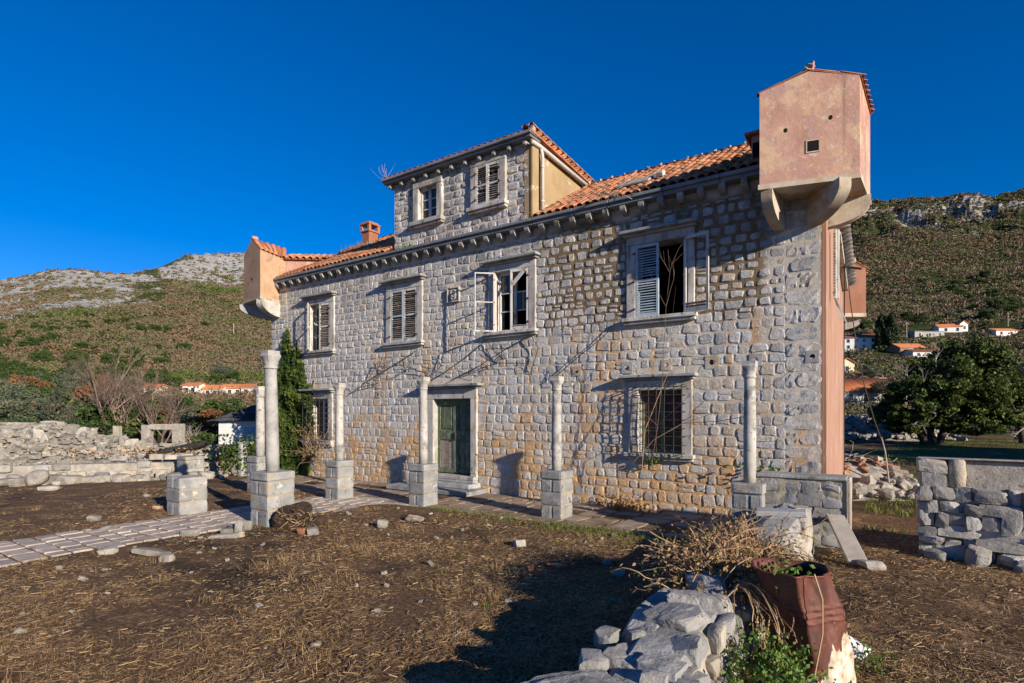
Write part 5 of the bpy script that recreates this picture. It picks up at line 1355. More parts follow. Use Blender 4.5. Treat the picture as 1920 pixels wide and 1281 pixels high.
kk = np.concatenate([np.linspace(-1.7, -1.0, 50)[:-1], np.linspace(-1.0, -.40, 230)[:-1], np.linspace(-.40, .54, 70)[:-1], np.linspace(.54, .98, 200)[:-1], np.linspace(.98, 1.7, 50)])
yy = np.concatenate([np.geomspace(44, 1000, 230), np.linspace(1010, 2400, 40)])
K, YY = np.meshgrid(kk, yy); XX = K * YY
ZZ, SS, PX = terrain(XX, YY)
left = PX < 900
n1 = fbm(XX / 60, YY / 60, 4, 77)
rock_l = np.where(PX + (n1 - .47) * 200 < 310, np.clip((SS - .58) * 4.6 + (n1 - .47) * 3.2, 0, 1) * (1 - .5 * (SS > .97)), np.clip((SS - .68) * 6 + (n1 - .47) * 2.2, 0, 1))
rock_l = rock_l * 1.5 * np.clip(1 - np.exp(-((PX + (n1 - .47) * 260 - 290) / 48) ** 2) * .95, 0, 1) + np.clip((n1 - .60) * 4, 0, 1) * .9
rock_r = np.clip(1.15 - np.abs(SS - .89 + (n1 - .47) * .25) / .10, 0, 1) * (.35 + 1.1 * fbm(XX / 35, YY / 35, 3, 91)) + np.clip((n1 - .56) * 3.0, 0, 1) * .62
rk = np.where(left, rock_l, rock_r)
V = np.stack([XX.ravel(), YY.ravel(), ZZ.ravel()], 1); nx = len(kk)
ii = (np.arange(len(yy) - 1)[:, None] * nx + np.arange(nx - 1)[None, :]).ravel()
struct(link('hills', mesh_np('hills', V, None, np.stack([ii, ii + 1, ii + nx + 1, ii + nx], 1), M['hill'], smooth=True, attrs={'rock': np.clip(rk, 0, 1).ravel()})))
B = 5000; struct(link('terrain', mesh_np('terrain', [(-B, -B, -1.2), (B, -B, -1.2), (B, B, -1.2), (-B, B, -1.2)], None, [(0, 1, 2, 3)], M['ground'])))
def tz(x, y): return float(terrain(np.array([x]), np.array([y]))[0][0])

# ---- scrub on the slopes, one mass
HRECT = [(1580, 620, 1645, 662, 229), (1570, 668, 1606, 708, 119), (1684, 636, 1820, 674, 175), (1708, 598, 1822, 638, 255), (1862, 608, 1912, 634, 248), (1632, 596, 1690, 672, 196), (1540, 705, 1705, 762, 74), (330, 712, 476, 746, 147), (252, 715, 296, 745, 138)]
def clear(x, y, z, h):
    """False where something standing here would hide one of the houses"""
    px = 960 + 1050 * x / y; pt = 776 - 1050 * (z + h - 2.15) / y; w = 1050 * h * .45 / y; ok = np.ones(np.shape(px), bool)
    for a, b, c, d, Y in HRECT: ok = ok & ~((px > a - w) & (px < c + w) & (pt < d - 6) & (y < Y) & (y > 50))
    return ok
def scrub(n, k0, k1, y0, y1, seed, dens, colfn, smin, smax, pw=1.0):
    g = np.random.default_rng(seed)
    y = y0 + (y1 - y0) * g.random(n) ** pw; k = g.uniform(k0, k1, n); x = k * y
    z, s, px = terrain(x, y)
    keep = (g.random(n) < dens(x, y, s, px)) & clear(x, y, z, 1.0)
    x, y, z, s, px = x[keep], y[keep], z[keep], s[keep], px[keep]; m = len(x)
    sz = g.uniform(smin, smax, m) * np.interp(y, [60, 250, 800], [.8, 1.0, 1.25]) * (1 + (g.random(m) < .12) * .7)
    c = colfn(x, y, s, px, g)
    r_ = []; Vs = []; Fs = []; off = 0
    q = np.arange(len(y))                          # each a spray of leaf cards
    if len(q):
        K = np.where(y[q] < 140, 64, np.where(y[q] < 270, 36, np.where(y[q] < 450, 24, 15))); idx = np.repeat(q, K); mm = len(idx)
        d = g.normal(0, 1, (mm, 3)); d /= np.linalg.norm(d, axis=1)[:, None]; d *= g.random((mm, 1)) ** .35; d[:, 2] = np.abs(d[:, 2]) * .8
        P = np.stack([x[idx], y[idx], z[idx]], 1) + d * sz[idx][:, None] * .56 * np.repeat(g.uniform(.8, 1.2, (len(q), 3)), K, axis=0)
        lv, lq = leafcards(P, np.interp(y[idx], [60, 270, 800], [.36, .85, 1.9]) * np.clip(sz[idx] / 3.2, .5, 1.3), g, None, 1.5)
        near.append((lv, lq, np.repeat((c[idx] + .03 + g.normal(0, .035, mm)).clip(0, .999), 4)))
near = []
def leafcards(P, size, g, nrm=None, aspect=1.6, up=0.0):
    n = len(P); d = g.normal(0, 1, (n, 3)); d[:, 2] += up; d /= np.linalg.norm(d, axis=1)[:, None]
    e = nrm + g.normal(0, .5, (n, 3)) if nrm is not None else g.normal(0, 1, (n, 3))
    s = np.cross(d, e); s /= np.linalg.norm(s, axis=1)[:, None] + 1e-9
    L = (size * g.uniform(.65, 1.35, n))[:, None]; W = L / aspect; nn = np.cross(d, s)
    V = np.stack([P - d * L * .5, P + s * W * .5 + nn * L * .06, P + d * L * .5, P - s * W * .5 + nn * L * .06], 1).reshape(-1, 3)
    return V, np.arange(4 * n).reshape(n, 4)
def dl(x, y, s, px):
    n = fbm(x / 60, y / 60, 4, 77); n2 = fbm(x / 25, y / 25, 3, 15)
    d = np.clip(1.1 - np.where(px < 310, np.clip((s - .58) * 4.6 + (n - .47) * 3.2, 0, 1), np.clip((s - .67) * 6 + (n - .47) * 2.2, 0, 1) * 1.04) * .98, .10, 1) * np.clip(n2 * 3 - .35, .2, 1)
    return d
def cl_(x, y, s, px, g):
    n = fbm(x / 55, y / 40, 3, 44)
    brown = np.clip((n - .56) * 12, .02, .8) * (s < .85)
    gr_ = fbm(x / 30, y / 24, 3, 61)
    return np.where(g.random(len(x)) < brown, g.uniform(.58, .95, len(x)), np.clip((gr_ - .25) * .75 + g.normal(0, .07, len(x)), .0, .42))
def dr_(x, y, s, px):
    n2 = fbm(x / 22, y / 22, 4, 15); return np.clip(n2 * 2.3 - .4, .12, .9) * np.where(np.abs(s - .88) < .09, .55, 1)
def cr2(x, y, s, px, g): return np.where(g.random(len(x)) < .06, g.uniform(.5, .70, len(x)), np.clip((fbm(x / 18, y / 18, 3, 62) - .25) * .7 + g.normal(0, .08, len(x)), 0, .42))
parts_ = [scrub(42000, -1.02, -.36, 62, 1150, 3, dl, cl_, 2.4, 5.0, .75), scrub(2500, -.36, .52, 62, 700, 4, dl, cl_, 2.2, 4.6, .8), scrub(3000, -1.6, -1.02, 62, 700, 5, dl, cl_, 2.4, 5, .8),
          scrub(32000, .54, 1.0, 66, 700, 6, dr_, cr2, 1.8, 4.0, .72), scrub(2500, 1.0, 1.6, 66, 600, 7, dr_, cr2, 2, 5, .8)]
nv_, nq_, nr_ = [], [], []; no = 0
for a, b, c in near: nv_.append(a); nq_.append(b + no); nr_.append(c); no += len(a)
link('hillside_scrub', mesh_np('hillside_scrub', np.concatenate(nv_), None, np.concatenate(nq_), M['scrub'], np.concatenate(nr_)), kind='stuff')

# ================================================================== TREES AND PLANTS
def crown_points(n, cen, rad, nclump, g, fill=.55, csize=.24):
    """clumped points in an ellipsoid"""
    c = g.normal(0, 1, (nclump, 3)); c /= np.linalg.norm(c, axis=1)[:, None]; c *= (fill + (1 - fill) * g.random((nclump, 1))) ; c[:, 2] = np.where(c[:, 2] < -.55, -c[:, 2] * .6, c[:, 2])
    w = g.integers(0, nclump, n); q = g.normal(0, 1, (n, 3)); q /= np.linalg.norm(q, axis=1)[:, None] + 1e-9; q *= g.random((n, 1)) ** .4
    cs = g.uniform(.7, 1.3, nclump) * csize
    return (c[w] + q * cs[w][:, None] * np.array([1, 1, .8])) * np.array(rad) + np.array(cen), w, q
def branches(p, d, L, r, depth, out, spread=.5, up=.1, kids=(2, 3), g=R):
    n = 4; pts = [Vector(p)]; dd = Vector(d).normalized()
    for i in range(n):
        dd = (dd + Vector((g.gauss(0, .12), g.gauss(0, .12), g.gauss(0, .08) + up * .3))).normalized(); pts.append(pts[-1] + dd * L / n)
    out.append((pts, [r * (1 - .45 * i / n) for i in range(n + 1)]))
    if depth <= 0: return
    for _ in range(g.randint(*kids)):
        t = g.uniform(.45, 1); q = pts[min(n, int(t * n))]
        nd = (dd + Vector((g.gauss(0, spread), g.gauss(0, spread), g.gauss(0, spread * .6) + up))).normalized()
        branches(q, nd, L * g.uniform(.55, .8), r * .55, depth - 1, out, spread, up, kids, g)
def branch_mesh(name, out, mat, sides=5):
    mb = MB()
    for pts, rad in out: mb.tube(pts, rad, sides if rad[0] > .03 else 3, False)
    return mb.mesh(name, M[mat], True)
def crown_mesh(name, mat, n, rad, cen, nclump, leaf, seed, fill=.55, cs=.26, aspect=1.6):
    g = np.random.default_rng(seed); P, w, q = crown_points(n, cen, rad, nclump, g, fill, cs)
    V, Q = leafcards(P, leaf, g, None, aspect)
    cr = g.random(nclump) * .55
    return mesh_np(name, V, None, Q, M[mat], np.repeat((cr[w] + g.random(n) * .4).clip(0, .99), 4))
def tree(name, label, cat, x, y, z, crown, trunk, s=(1, 1, 1), rz=None, group=None):
    t = thing(name, label, cat, (x, y, z), R.uniform(0, 6) if rz is None else rz, group); t.scale = s
    if crown is not None: link('crown', crown, t)
    if trunk is not None: link('trunk', trunk, t)
    return t
def trunk_set(seed, h, r, n=3, depth=2):
    g = random.Random(seed); out = []
    branches((0, 0, -.2), (g.gauss(0, .08), g.gauss(0, .08), 1), h, r, depth, out, .45, .12, (n, n + 1), g); return branch_mesh('trunk', out, 'bark')
TK = [trunk_set(i, 1.7, .16) for i in range(3)]
OLV = [crown_mesh('crown', 'olive', 3600, (1.8, 1.8, 1.3), (0, 0, 2.3), 34, .20, 50 + i, .45, .30, 2.6) for i in range(3)]
BSH = [crown_mesh('crown', 'bush', 4200, (1.7, 1.7, 1.35), (0, 0, 1.4), 34, .20, 60 + i, .45, .30, 1.7) for i in range(3)]
RUS = [crown_mesh('crown', 'russet', 2200, (1.6, 1.6, 1.5), (0, 0, 2.1), 30, .20, 70 + i, .3, .26, 1.6) for i in range(2)]
# -- left: bushes and olives behind the ruins
k = 0
for i in range(34):
    y = R.uniform(27, 62); kx = R.uniform(-1.0, -.50); x = kx * y
    if 120 < 960 + 1050 * kx < 420 and y < 37: continue
    z = tz(x, y) if y > 44 else gzs(x, y); s = R.uniform(.75, 1.25) * (1 if y < 45 else 1.3)
    kind = R.choice((0, 0, 1, 1, 1, 2)) if y > 33 else R.choice((1, 0, 1))
    if kind == 0: tree('olive_tree', 'dusty grey green olive tree growing behind the stone ruins on the left', 'tree', x, y, z, R.choice(OLV), R.choice(TK), (s, s, s * .8), group='olive trees behind the ruins')
    elif kind == 1: tree('evergreen_bush', 'dense dark green bush growing behind the stone ruins on the left', 'bush', x, y, z, R.choice(BSH), R.choice(TK), (s, s, s * .8), group='evergreen bushes behind the ruins')
    else: tree('russet_tree', 'small tree with rusty brown winter leaves beyond the ruins', 'tree', x, y, z, R.choice(RUS), R.choice(TK), (s, s, s * .85), group='russet trees beyond the ruins')
for (x, y, s, lb) in ((-23.5, 26.5, .9, 'broad low green bush behind the thin canopy slab'), (-19.8, 26.5, .85, 'green bush between the canopy slab and the rubble heap'), (-13.35, 24.9, .42, 'small upright green shrub touching the concrete doorway frame'), (-11.8, 27.5, .8, 'grey green bush left of the white shed'), (-20.7, 29.5, 1.3, 'tall green bush above the canopy slab')):
    tree('evergreen_bush', lb, 'bush', x, y, 0, R.choice(BSH if 'grey' not in lb else OLV), R.choice(TK), (s, s, s * (1.25 if s < .5 else .85)))
# mid-slope trees, farther
for i in range(70):
    y = R.uniform(65, 190); kx = R.uniform(-.98, -.47); x = kx * y; s = R.uniform(1.0, 1.9); kind = R.choice((0, 1, 1, 1, 2))
    if not clear(x, y, tz(x, y), 4.0 * s): continue
    nm, lb, cm_, gp = (('olive_tree', 'silvery olive tree on the slope below the rocky hill', OLV, 'olive trees on the left slope'), ('evergreen_tree', 'dark green round tree on the slope below the rocky hill', BSH, 'evergreen trees on the left slope'), ('russet_tree', 'rusty brown tree on the slope below the rocky hill', RUS, 'russet trees on the left slope'))[kind]
    tree(nm, lb, 'tree', x, y, tz(x, y) - .2, R.choice(cm_), R.choice(TK), (s, s, s), group=gp)
for i in range(420):
    y = 170 + 420 * R.random() ** 1.2; kx = R.uniform(-.98, -.40) if R.random() < .68 else R.uniform(.57, .98); x = kx * y
    if fbm(np.array([x / 70.]), np.array([y / 50.]), 3, 52)[0] < .47 or not clear(x, y, tz(x, y), 6): continue
    zz_, ss_, _ = terrain(np.array([x]), np.array([y]))
    if ss_[0] > .62: continue
    s = R.uniform(1.3, 2.5)
    tree('pine_tree', 'dark green pine standing out of the scrub higher on the hillside', 'tree', x, y, float(zz_[0]) - .6 * s, R.choice(BSH), None, (s, s, s * R.uniform(.8, 1.15)), group='pines scattered on the hillsides')
# bare trees left
def bare(seed, h, r, mat, depth=4, spread=.42, kids=(2, 4), stems=3):
    g = random.Random(seed); out = []
    for i in range(stems): branches((g.gauss(0, .25), g.gauss(0, .25), -.2), (g.gauss(0, .30), g.gauss(0, .30), 1), h * g.uniform(.38, .5), r, depth, out, spread, .16, kids, g)
    return branch_mesh('branches', out, mat, 5)
BT = [bare(i, 4.6, .065, 'twig') for i in (1, 2, 3)]; BP = [bare(i, 2.0, .035, 'twigpale', 3, .5) for i in (7, 8)]
for (px_, y, s, j, lb) in ((205, 29, 1.0, 0, 'bare many stemmed tree left of the concrete doorway'), (252, 28, 1.12, 1, 'tallest bare brown tree behind the concrete doorway'), (312, 29, 1.0, 2, 'bare brown tree right of the concrete doorway'), (120, 31, .85, 2, 'thin bare tree among the green bushes at left'), (352, 32, .8, 0, 'smallest bare tree nearest the shed'), (165, 33, 1.0, 1, 'bare tree farther back between bushes and doorway'), (285, 33, 1.1, 0, 'bare tree standing farthest back over the doorway')):
    x = (px_ - 960) / 1050 * y; t = thing('bare_tree', lb, 'tree', (x, y, 0), R.uniform(0, 6)); t.scale = (s * 1.15, s * 1.15, s * 1.25); link('branches', BT[j], t)
for (px_, y, lb) in ((25, 27, 'pale leafless shrub at the left edge above the canopy slab'), (48, 26, 'pale leafless shrub second from the left edge'), (372, 27, 'pale leafless shrub beside the shed')):
    x = (px_ - 960) / 1050 * y; t = thing('leafless_shrub', lb, 'shrub', (x, y, .3), R.uniform(0, 6)); link('branches', R.choice(BP), t)

# -- right: the big ivy-clad evergreen
g = np.random.default_rng(99)
bt = thing('evergreen_tree', 'large dark evergreen tree on the grass right of the house', 'tree', (28.6, 38.2, -.05), 0)
Pall, Wall = [], []
for (cx, cy, cz, rx, ry, rz_, n, nc) in ((2.6, .2, 4.5, 3.2, 2.8, 3.1, 15000, 70), (-1.2, -.4, 2.9, 2.3, 2.1, 1.7, 6500, 34), (.4, -.8, 3.6, 2.4, 2.0, 2.0, 7500, 38), (4.6, .3, 3.0, 2.1, 2.2, 2.1, 8000, 38), (1.6, -1.0, 2.1, 2.6, 1.6, 1.3, 6000, 30), (3.6, -.6, 1.5, 2.4, 1.6, 1.2, 5500, 30), (-1.2, -.2, 1.35, 1.9, 1.3, .9, 3500, 22), (-2.4, .0, 1.9, 1.6, 1.6, 1.2, 4200, 24), (-.6, .3, 5.3, 1.0, .9, .8, 900, 10)):
    P, w, q = crown_points(n, (cx, cy, cz), (rx, ry, rz_), nc, g, .62, .22); Pall.append(P); Wall.append(g.random(nc)[w] * .5)
P = np.concatenate(Pall); W_ = np.concatenate(Wall); V, Q = leafcards(P, .22, g, None, 1.5)
link('crown', mesh_np('crown', V, None, Q, M['leafdark'], np.repeat((W_ + g.random(len(P)) * .45).clip(0, .99), 4)), bt)
out = []; gg = random.Random(4)
for dx, dz in ((-.9, 1), (.15, 1.4), (.9, 1.2), (.3, 1.8)): branches((.1 * dx, 0, -.2), (dx, gg.gauss(0, .2), dz), 2.6, .30, 2, out, .4, .1, (2, 3), gg)
link('trunk', branch_mesh('trunk', out, 'bark', 8), bt)
out = []
for (a, b, c) in ((-2.4, -.9, 5.6), (-1.6, -1.2, 5.0), (-.8, -1.0, 6.4), (-2.0, -1.5, 3.4), (-1.0, -1.6, 3.9), (4.6, -1.6, 2.6)): branches((a + .6, b + .3, c - 1.3), (gg.gauss(-.3, .3), -.1, .8 if c > 4 else -.2), 1.0, .045, 3, out, .55, .1, (2, 3), gg)
link('bare_branches', branch_mesh('bare_branches', out, 'twigpale'), bt)
for (x, y, s, lb, cm_) in ((37.5, 41, 1.75, 'dark olive tree at the right edge beyond the big evergreen', OLV[0]), (41.5, 46, 1.9, 'shaggy dark tree behind the big evergreen at the right edge', BSH[1]), (36.2, 46, 1.1, 'grey bush low behind the big evergreen', OLV[1]),
                          (31.5, 18.5, 2.3, 'evergreen outside the right edge that shades the lawn', BSH[0]), (27.5, 15.5, 2.0, 'rounded evergreen outside the right edge nearer the gate', BSH[2]), (37.0, 23.0, 2.3, 'far evergreen outside the right edge', BSH[1])):
    tree('evergreen_tree', lb, 'tree', x, y, 0, cm_, R.choice(TK), (s, s, s))
for i in range(26):
    y = R.uniform(56, 70); kx = R.uniform(.585, .97); x = kx * y; s = R.uniform(.5, .75) * (.7 if kx < .74 else 1.2)
    tree('olive_tree', 'grey green olive bush along the field edge below the long orange roof', 'tree', x, y, tz(x, y) - .2, R.choice(OLV), R.choice(TK), (s * 1.2, s * 1.2, s * .75), group='olive bushes at the field edge')
for i in range(60):
    y = R.uniform(85, 300); kx = R.uniform(.575, .98); x = kx * y; s = R.uniform(1.0, 2.0)
    if not clear(x, y, tz(x, y), 4.2 * s): continue
    tree('evergreen_tree', 'dark green tree among the houses on the right slope', 'tree', x, y, tz(x, y) - .3, R.choice(BSH + OLV), R.choice(TK), (s, s, s * .9), group='trees among the hillside houses')
def cyp(seed):
    g = np.random.default_rng(seed); n = 5000; t = g.random(n); a = g.uniform(0, 6.283, n); rr = 1.0 * np.interp(t, [0, .1, .5, .85, 1], [.55, .95, 1, .6, .06]) * g.uniform(.7, 1.05, n) * (1 + .2 * np.sin(a * 3 + t * 9))
    P = np.stack([rr * np.cos(a), rr * np.sin(a), .06 + t * .94 * 6], 1); V, Q = leafcards(P, .34, g, None, 1.6, 1.6)
    return mesh_np('crown', V, None, Q, M['cypress'], np.repeat(g.random(n), 4))
for (px_, pyb, Yd, s, lb, sd) in ((1652, 664, 200, 1.9, 'shorter left one of the two dark cypresses', 1), (1671, 666, 198, 2.0, 'taller right one of the two dark cypresses', 2)):
    x = (px_ - 960) / 1050 * Yd; tree('cypress', lb, 'tree', x, Yd, tz(x, Yd) - .5, cyp(sd), TK[0], (s * .95, s * .95, s * 1.2), 0)

# ================================================================== HOUSES ON THE SLOPES
M['hwhite'] = pm('white_render', [(.60, .60, .58), (.72, .71, .69)], 1, .9, .1, 8, .02, 0)
M['hcream'] = pm('cream_render', [(.60, .53, .34), (.70, .63, .44)], 1, .9, .1, 8, .02, 0)
M['hgrey'] = pm('grey_stone_house', [(.26, .26, .25), (.36, .355, .34)], 1.5, .9, .4, 5, .05, 0)
M['hstone'] = pm('pale_stone_house', [(.42, .38, .33), (.58, .54, .48)], 1.2, .9, .4, 5, .05, 0)
M['hbrick'] = pm('brown_house', [(.24, .13, .085), (.32, .19, .13)], 1, .9, .2, 5, .05, 0)
M['farroof'] = pm('far_roof', [(.48, .16, .06), (.60, .23, .09)], .8, .85, 0, rv=.15)
M['farroofdark'] = pm('far_roof_dark', [(.16, .07, .045), (.26, .11, .07)], .8, .85, 0, rv=.15)
def farhouse(px0, px1, yb, Yd, wallh, roofh, depth, label, wmat='hwhite', rmat='farroof', rz=0.0, gable_front=False, wins=3, floors=1, tiles=0, zbase=None, name='hillside_house'):
    kc = ((px0 + px1) / 2 - 960) / 1050                       # stand it where the slope really is
    for Yq in np.arange(62, 420, 1.0):
        if tz(kc * Yq, Yq) >= 2.15 + (776 - yb) / 1050 * Yq: Yd, f_ = Yq, Yq / Yd; wallh *= f_; roofh *= f_; depth *= f_; break
    xc = kc * Yd; w = (px1 - px0) / 1050 * Yd
    zb = 2.15 + (776 - yb) / 1050 * Yd if zbase is None else zbase
    t = thing(name, label, 'house', (xc, Yd, zb), rz); h2 = w / 2
    if gable_front:
        V = [(-h2, 0, -3), (h2, 0, -3), (h2, 0, wallh), (0, 0, wallh + roofh), (-h2, 0, wallh)]
        V += [(x, depth, z) for x, y, z in V]; n = 5
    else:
        V = [(-h2, 0, -3), (-h2, depth, -3), (-h2, depth, wallh), (-h2, depth / 2, wallh + roofh), (-h2, 0, wallh)]
        V += [(h2, y, z) for x, y, z in V]; n = 5
    MB().add(V, [tuple(range(n)), tuple(range(2 * n - 1, n - 1, -1))] + [(i, (i + 1) % n, n + (i + 1) % n, n + i) for i in range(n)]).build('wall', M[wmat], t)
    r = MB(); e = .35
    def sl(a, b, c, d):
        V = [Vector(p) + Vector((0, 0, .06)) for p in (a, b, c, d)]; V2 = [v + Vector((0, 0, .16)) for v in V]
        r.add([v[:] for v in V + V2], [(3, 2, 1, 0), (4, 5, 6, 7)] + [(i, (i + 1) % 4, (i + 1) % 4 + 4, i + 4) for i in range(4)])
    if gable_front:
        sl((-h2 - e, -e, wallh - e * roofh / h2), (0, -e, wallh + roofh), (0, depth + e, wallh + roofh), (-h2 - e, depth + e, wallh - e * roofh / h2)); sl((0, -e, wallh + roofh), (h2 + e, -e, wallh - e * roofh / h2), (h2 + e, depth + e, wallh - e * roofh / h2), (0, depth + e, wallh + roofh))
    else:
        k = roofh / (depth / 2)
        sl((-h2 - e, -e, wallh - e * k), (h2 + e, -e, wallh - e * k), (h2 + e, depth / 2, wallh + roofh), (-h2 - e, depth / 2, wallh + roofh)); sl((-h2 - e, depth / 2, wallh + roofh), (h2 + e, depth / 2, wallh + roofh), (h2 + e, depth + e, wallh - e * k), (-h2 - e, depth + e, wallh - e * k))
    ro = r.build('roof', M[rmat], t)
    if tiles:
        rm_ = MB()
        L = math.hypot(depth / 2 + e, roofh + e * k)
        for i in range(tiles):
            x = -h2 + w * (i + .5) / tiles
            rm_.tube([(x, -e - .05, wallh - e * k + .2), (x, depth / 2, wallh + roofh + .2)], .13, 6)
        rm_.build('tile_ridges', M[rmat], ro, True, kind='stuff')
    for f in range(floors):
        for i in range(wins):
            x = -h2 + w * (i + .5 + R.uniform(-.1, .1)) / wins; zc = wallh * (f + .52) / floors; ww = .45; hh = min(.7, wallh / floors * .28)
            fr = MB().box(x - ww - .1, x + ww + .1, -.06, .02, zc - hh - .1, zc + hh + .1).build('window', M['hwhite'], t)
            MB().box(x - ww, x + ww, -.075, -.055, zc - hh, zc + hh).build('pane', M['glass'], fr)
    return t
farhouse(1586, 1640, 656, 230, 5.0, 1.6, 8, 'white two storey house left of the cypresses', rz=-.35, wins=4, floors=2, rmat='farroofdark')
farhouse(1575, 1601, 703, 120, 2.5, 1.0, 7, 'small cream yellow house with its gable towards us at the pink wall edge', 'hcream', gable_front=True, wins=1, rz=-.2)
farhouse(1545, 1705, 760, 75, 1.9, 1.7, 7.5, 'long low building with a bright orange tiled roof', 'hgrey', wins=5, tiles=54, rz=-.06)
farhouse(1688, 1734, 664, 180, 2.1, 1.5, 7, 'orange roofed brown chapel right of the cypresses', 'hbrick', wins=1)
ch_ = farhouse(1712, 1768, 670, 176, 1.7, .9, 6, 'low white house with a dark red roof below the orange chapel', 'hwhite', 'farroofdark', wins=3)
farhouse(1714, 1772, 634, 262, 3.0, .5, 8, 'flat roofed grey stone house above the chapel', 'hgrey', 'hgrey', wins=3, rz=.06)
farhouse(1764, 1802, 624, 262, 2.8, 1.7, 8, 'white house with a red roof next to the grey stone house', rz=-.3, wins=2); farhouse(1800, 1815, 622, 258, 3.6, 1.4, 7, 'narrow gabled white house at the end of the red roof', gable_front=True, wins=1)
farhouse(1868, 1908, 630, 250, 2.4, 1.3, 8, 'single house with a red roof near the right edge', wins=2)
farhouse(342, 368, 741, 150, 2.5, .8, 6, 'leftmost white house of the stone hamlet with orange roofs', 'hwhite', wins=2); farhouse(364, 412, 741, 152, 1.6, 1.1, 6, 'long middle house of the hamlet with an orange roof', 'hstone', wins=3)
farhouse(410, 452, 742, 150, 2.0, 1.0, 6, 'pale stone house of the hamlet with two dormers', 'hstone', wins=3); farhouse(448, 471, 742, 149, 2.1, 1.0, 6, 'rightmost house of the hamlet partly behind the white column', 'hstone', wins=1)
farhouse(258, 292, 742, 140, 2.0, .8, 6, 'ruined pale house behind the bare trees', 'hstone', wins=2)
for (px_, yb, Yd, h) in ((1700, 650, 220, 8), (1655, 692, 110, 4.5), (1635, 700, 105, 4), (1721, 640, 260, 9), (1890, 640, 240, 6)):
    x = (px_ - 960) / 1050 * Yd; z = tz(x, Yd); pl_ = thing('utility_pole', {1700: 'pale pole right of the cypresses', 1655: 'pole below the cypresses', 1635: 'short pole above the long orange roof', 1721: 'pole above the grey stone house', 1890: 'pole near the right edge houses'}[px_], 'pole', (x, Yd, z))
    MB().tube([(0, 0, -1), (0, 0, h)], (.16, .11), 6).build('pole', M['twigpale'], pl_); MB().box(-.7, .7, -.06, .06, h - .6, h - .48).build('crossarm', M['twigpale'], pl_)
MB_ = thing('mast', 'thin mast on the rocky knoll left of the small turret', 'mast', (-.497 * 420, 420, tz(-.497 * 420, 420) - 1)); MB().tube([(0, 0, 0), (0, 0, 12)], (.3, .2), 5).build('pole', M['lime'], MB_)

# ================================================================== IVY, CREEPERS, SAPLING ON THE FACADE
p = hw(0, 0)
iv = thing('ivy', 'dense green ivy climbing the left corner of the house', 'ivy', (p.x, p.y, 0), HROT)
g = np.random.default_rng(5)
def ivy_ok(u, z):
    top = np.interp(u, [-18.1, -17.7, -17.2, -16.9, -16.6, -16.2, -15.95, -15.8], [3.4, 4.0, 4.6, 5.0, 4.9, 4.6, 3.8, 3.0]) + (fbm(u * 4.5, z * .2, 3, 8) - .5) * 4.6
    right = np.interp(z, [0, .6, 1.2, 2.8, 3.4, 4.3, 5.6], [-15.8, -15.5, -15.5, -15.3, -14.7, -15.3, -15.9]) + (fbm(z * 1.8, z * .3 + 3, 3, 4) - .5) * .5
    return (z < top) & (u < right) & ((z > 3.6) | (fbm(u * 2, z * 2, 3, 2) > .12))
n = 36000; u = g.uniform(-18.2, -14.6, n); z = g.uniform(0, 5.8, n); keep = ivy_ok(u, z); u, z = u[keep], z[keep]; n = len(u)
dens = fbm(u * 2.2, z * 2.2, 3, 6); yv = -.05 - np.clip(dens - .25, 0, 1) * .55 * g.random(n) * np.interp(z, [0, 3, 5], [1, 1, .5])
V, Q = leafcards(np.stack([u, yv, z], 1), .105, g, np.array([[.25, -1, .2]]), 1.15)
link('leaves', mesh_np('leaves', V, None, Q, M['ivy'], np.repeat((dens * .7 + g.random(n) * .5 - .1).clip(0, .99), 4)), iv)
# wrap round the corner, behind the columns
n = 5000; a = g.uniform(-.2, 1.6, n); z = g.uniform(0, 3.6, n); k2 = z < 3.3 - a * .9 + (fbm(a * 3, z * 2, 3, 1) - .5); a, z = a[k2], z[k2]
V, Q = leafcards(np.stack([-18.15 - g.random(len(a)) * .5, a - .1, z], 1), .11, g, np.array([[-1, -.3, .2]]), 1.2); link('corner_leaves', mesh_np('corner_leaves', V, None, Q, M['ivy'], np.repeat(g.random(len(a)), 4)), iv)
sm_ = MB()
for i in range(26):
    u = R.uniform(-17.8, -15.9); z = 0; pts = [(u, -.06, 0)]
    for j in range(7): u += R.gauss(0, .13); z += R.uniform(.2, .65); pts.append((u, -.05, z))
    sm_.tube(pts, .012, 4, False)
sm_.build('stems', M['vine'], iv, kind='stuff')
def wander(p0, d, n, step, curl, gravity, g_=R):
    pts = [Vector(p0)]; d = Vector(d).normalized()
    for i in range(n):
        d = (d + Vector((g_.gauss(0, curl), g_.gauss(0, curl), g_.gauss(0, curl) - gravity))).normalized(); pts.append(pts[-1] + d * step)
    return pts
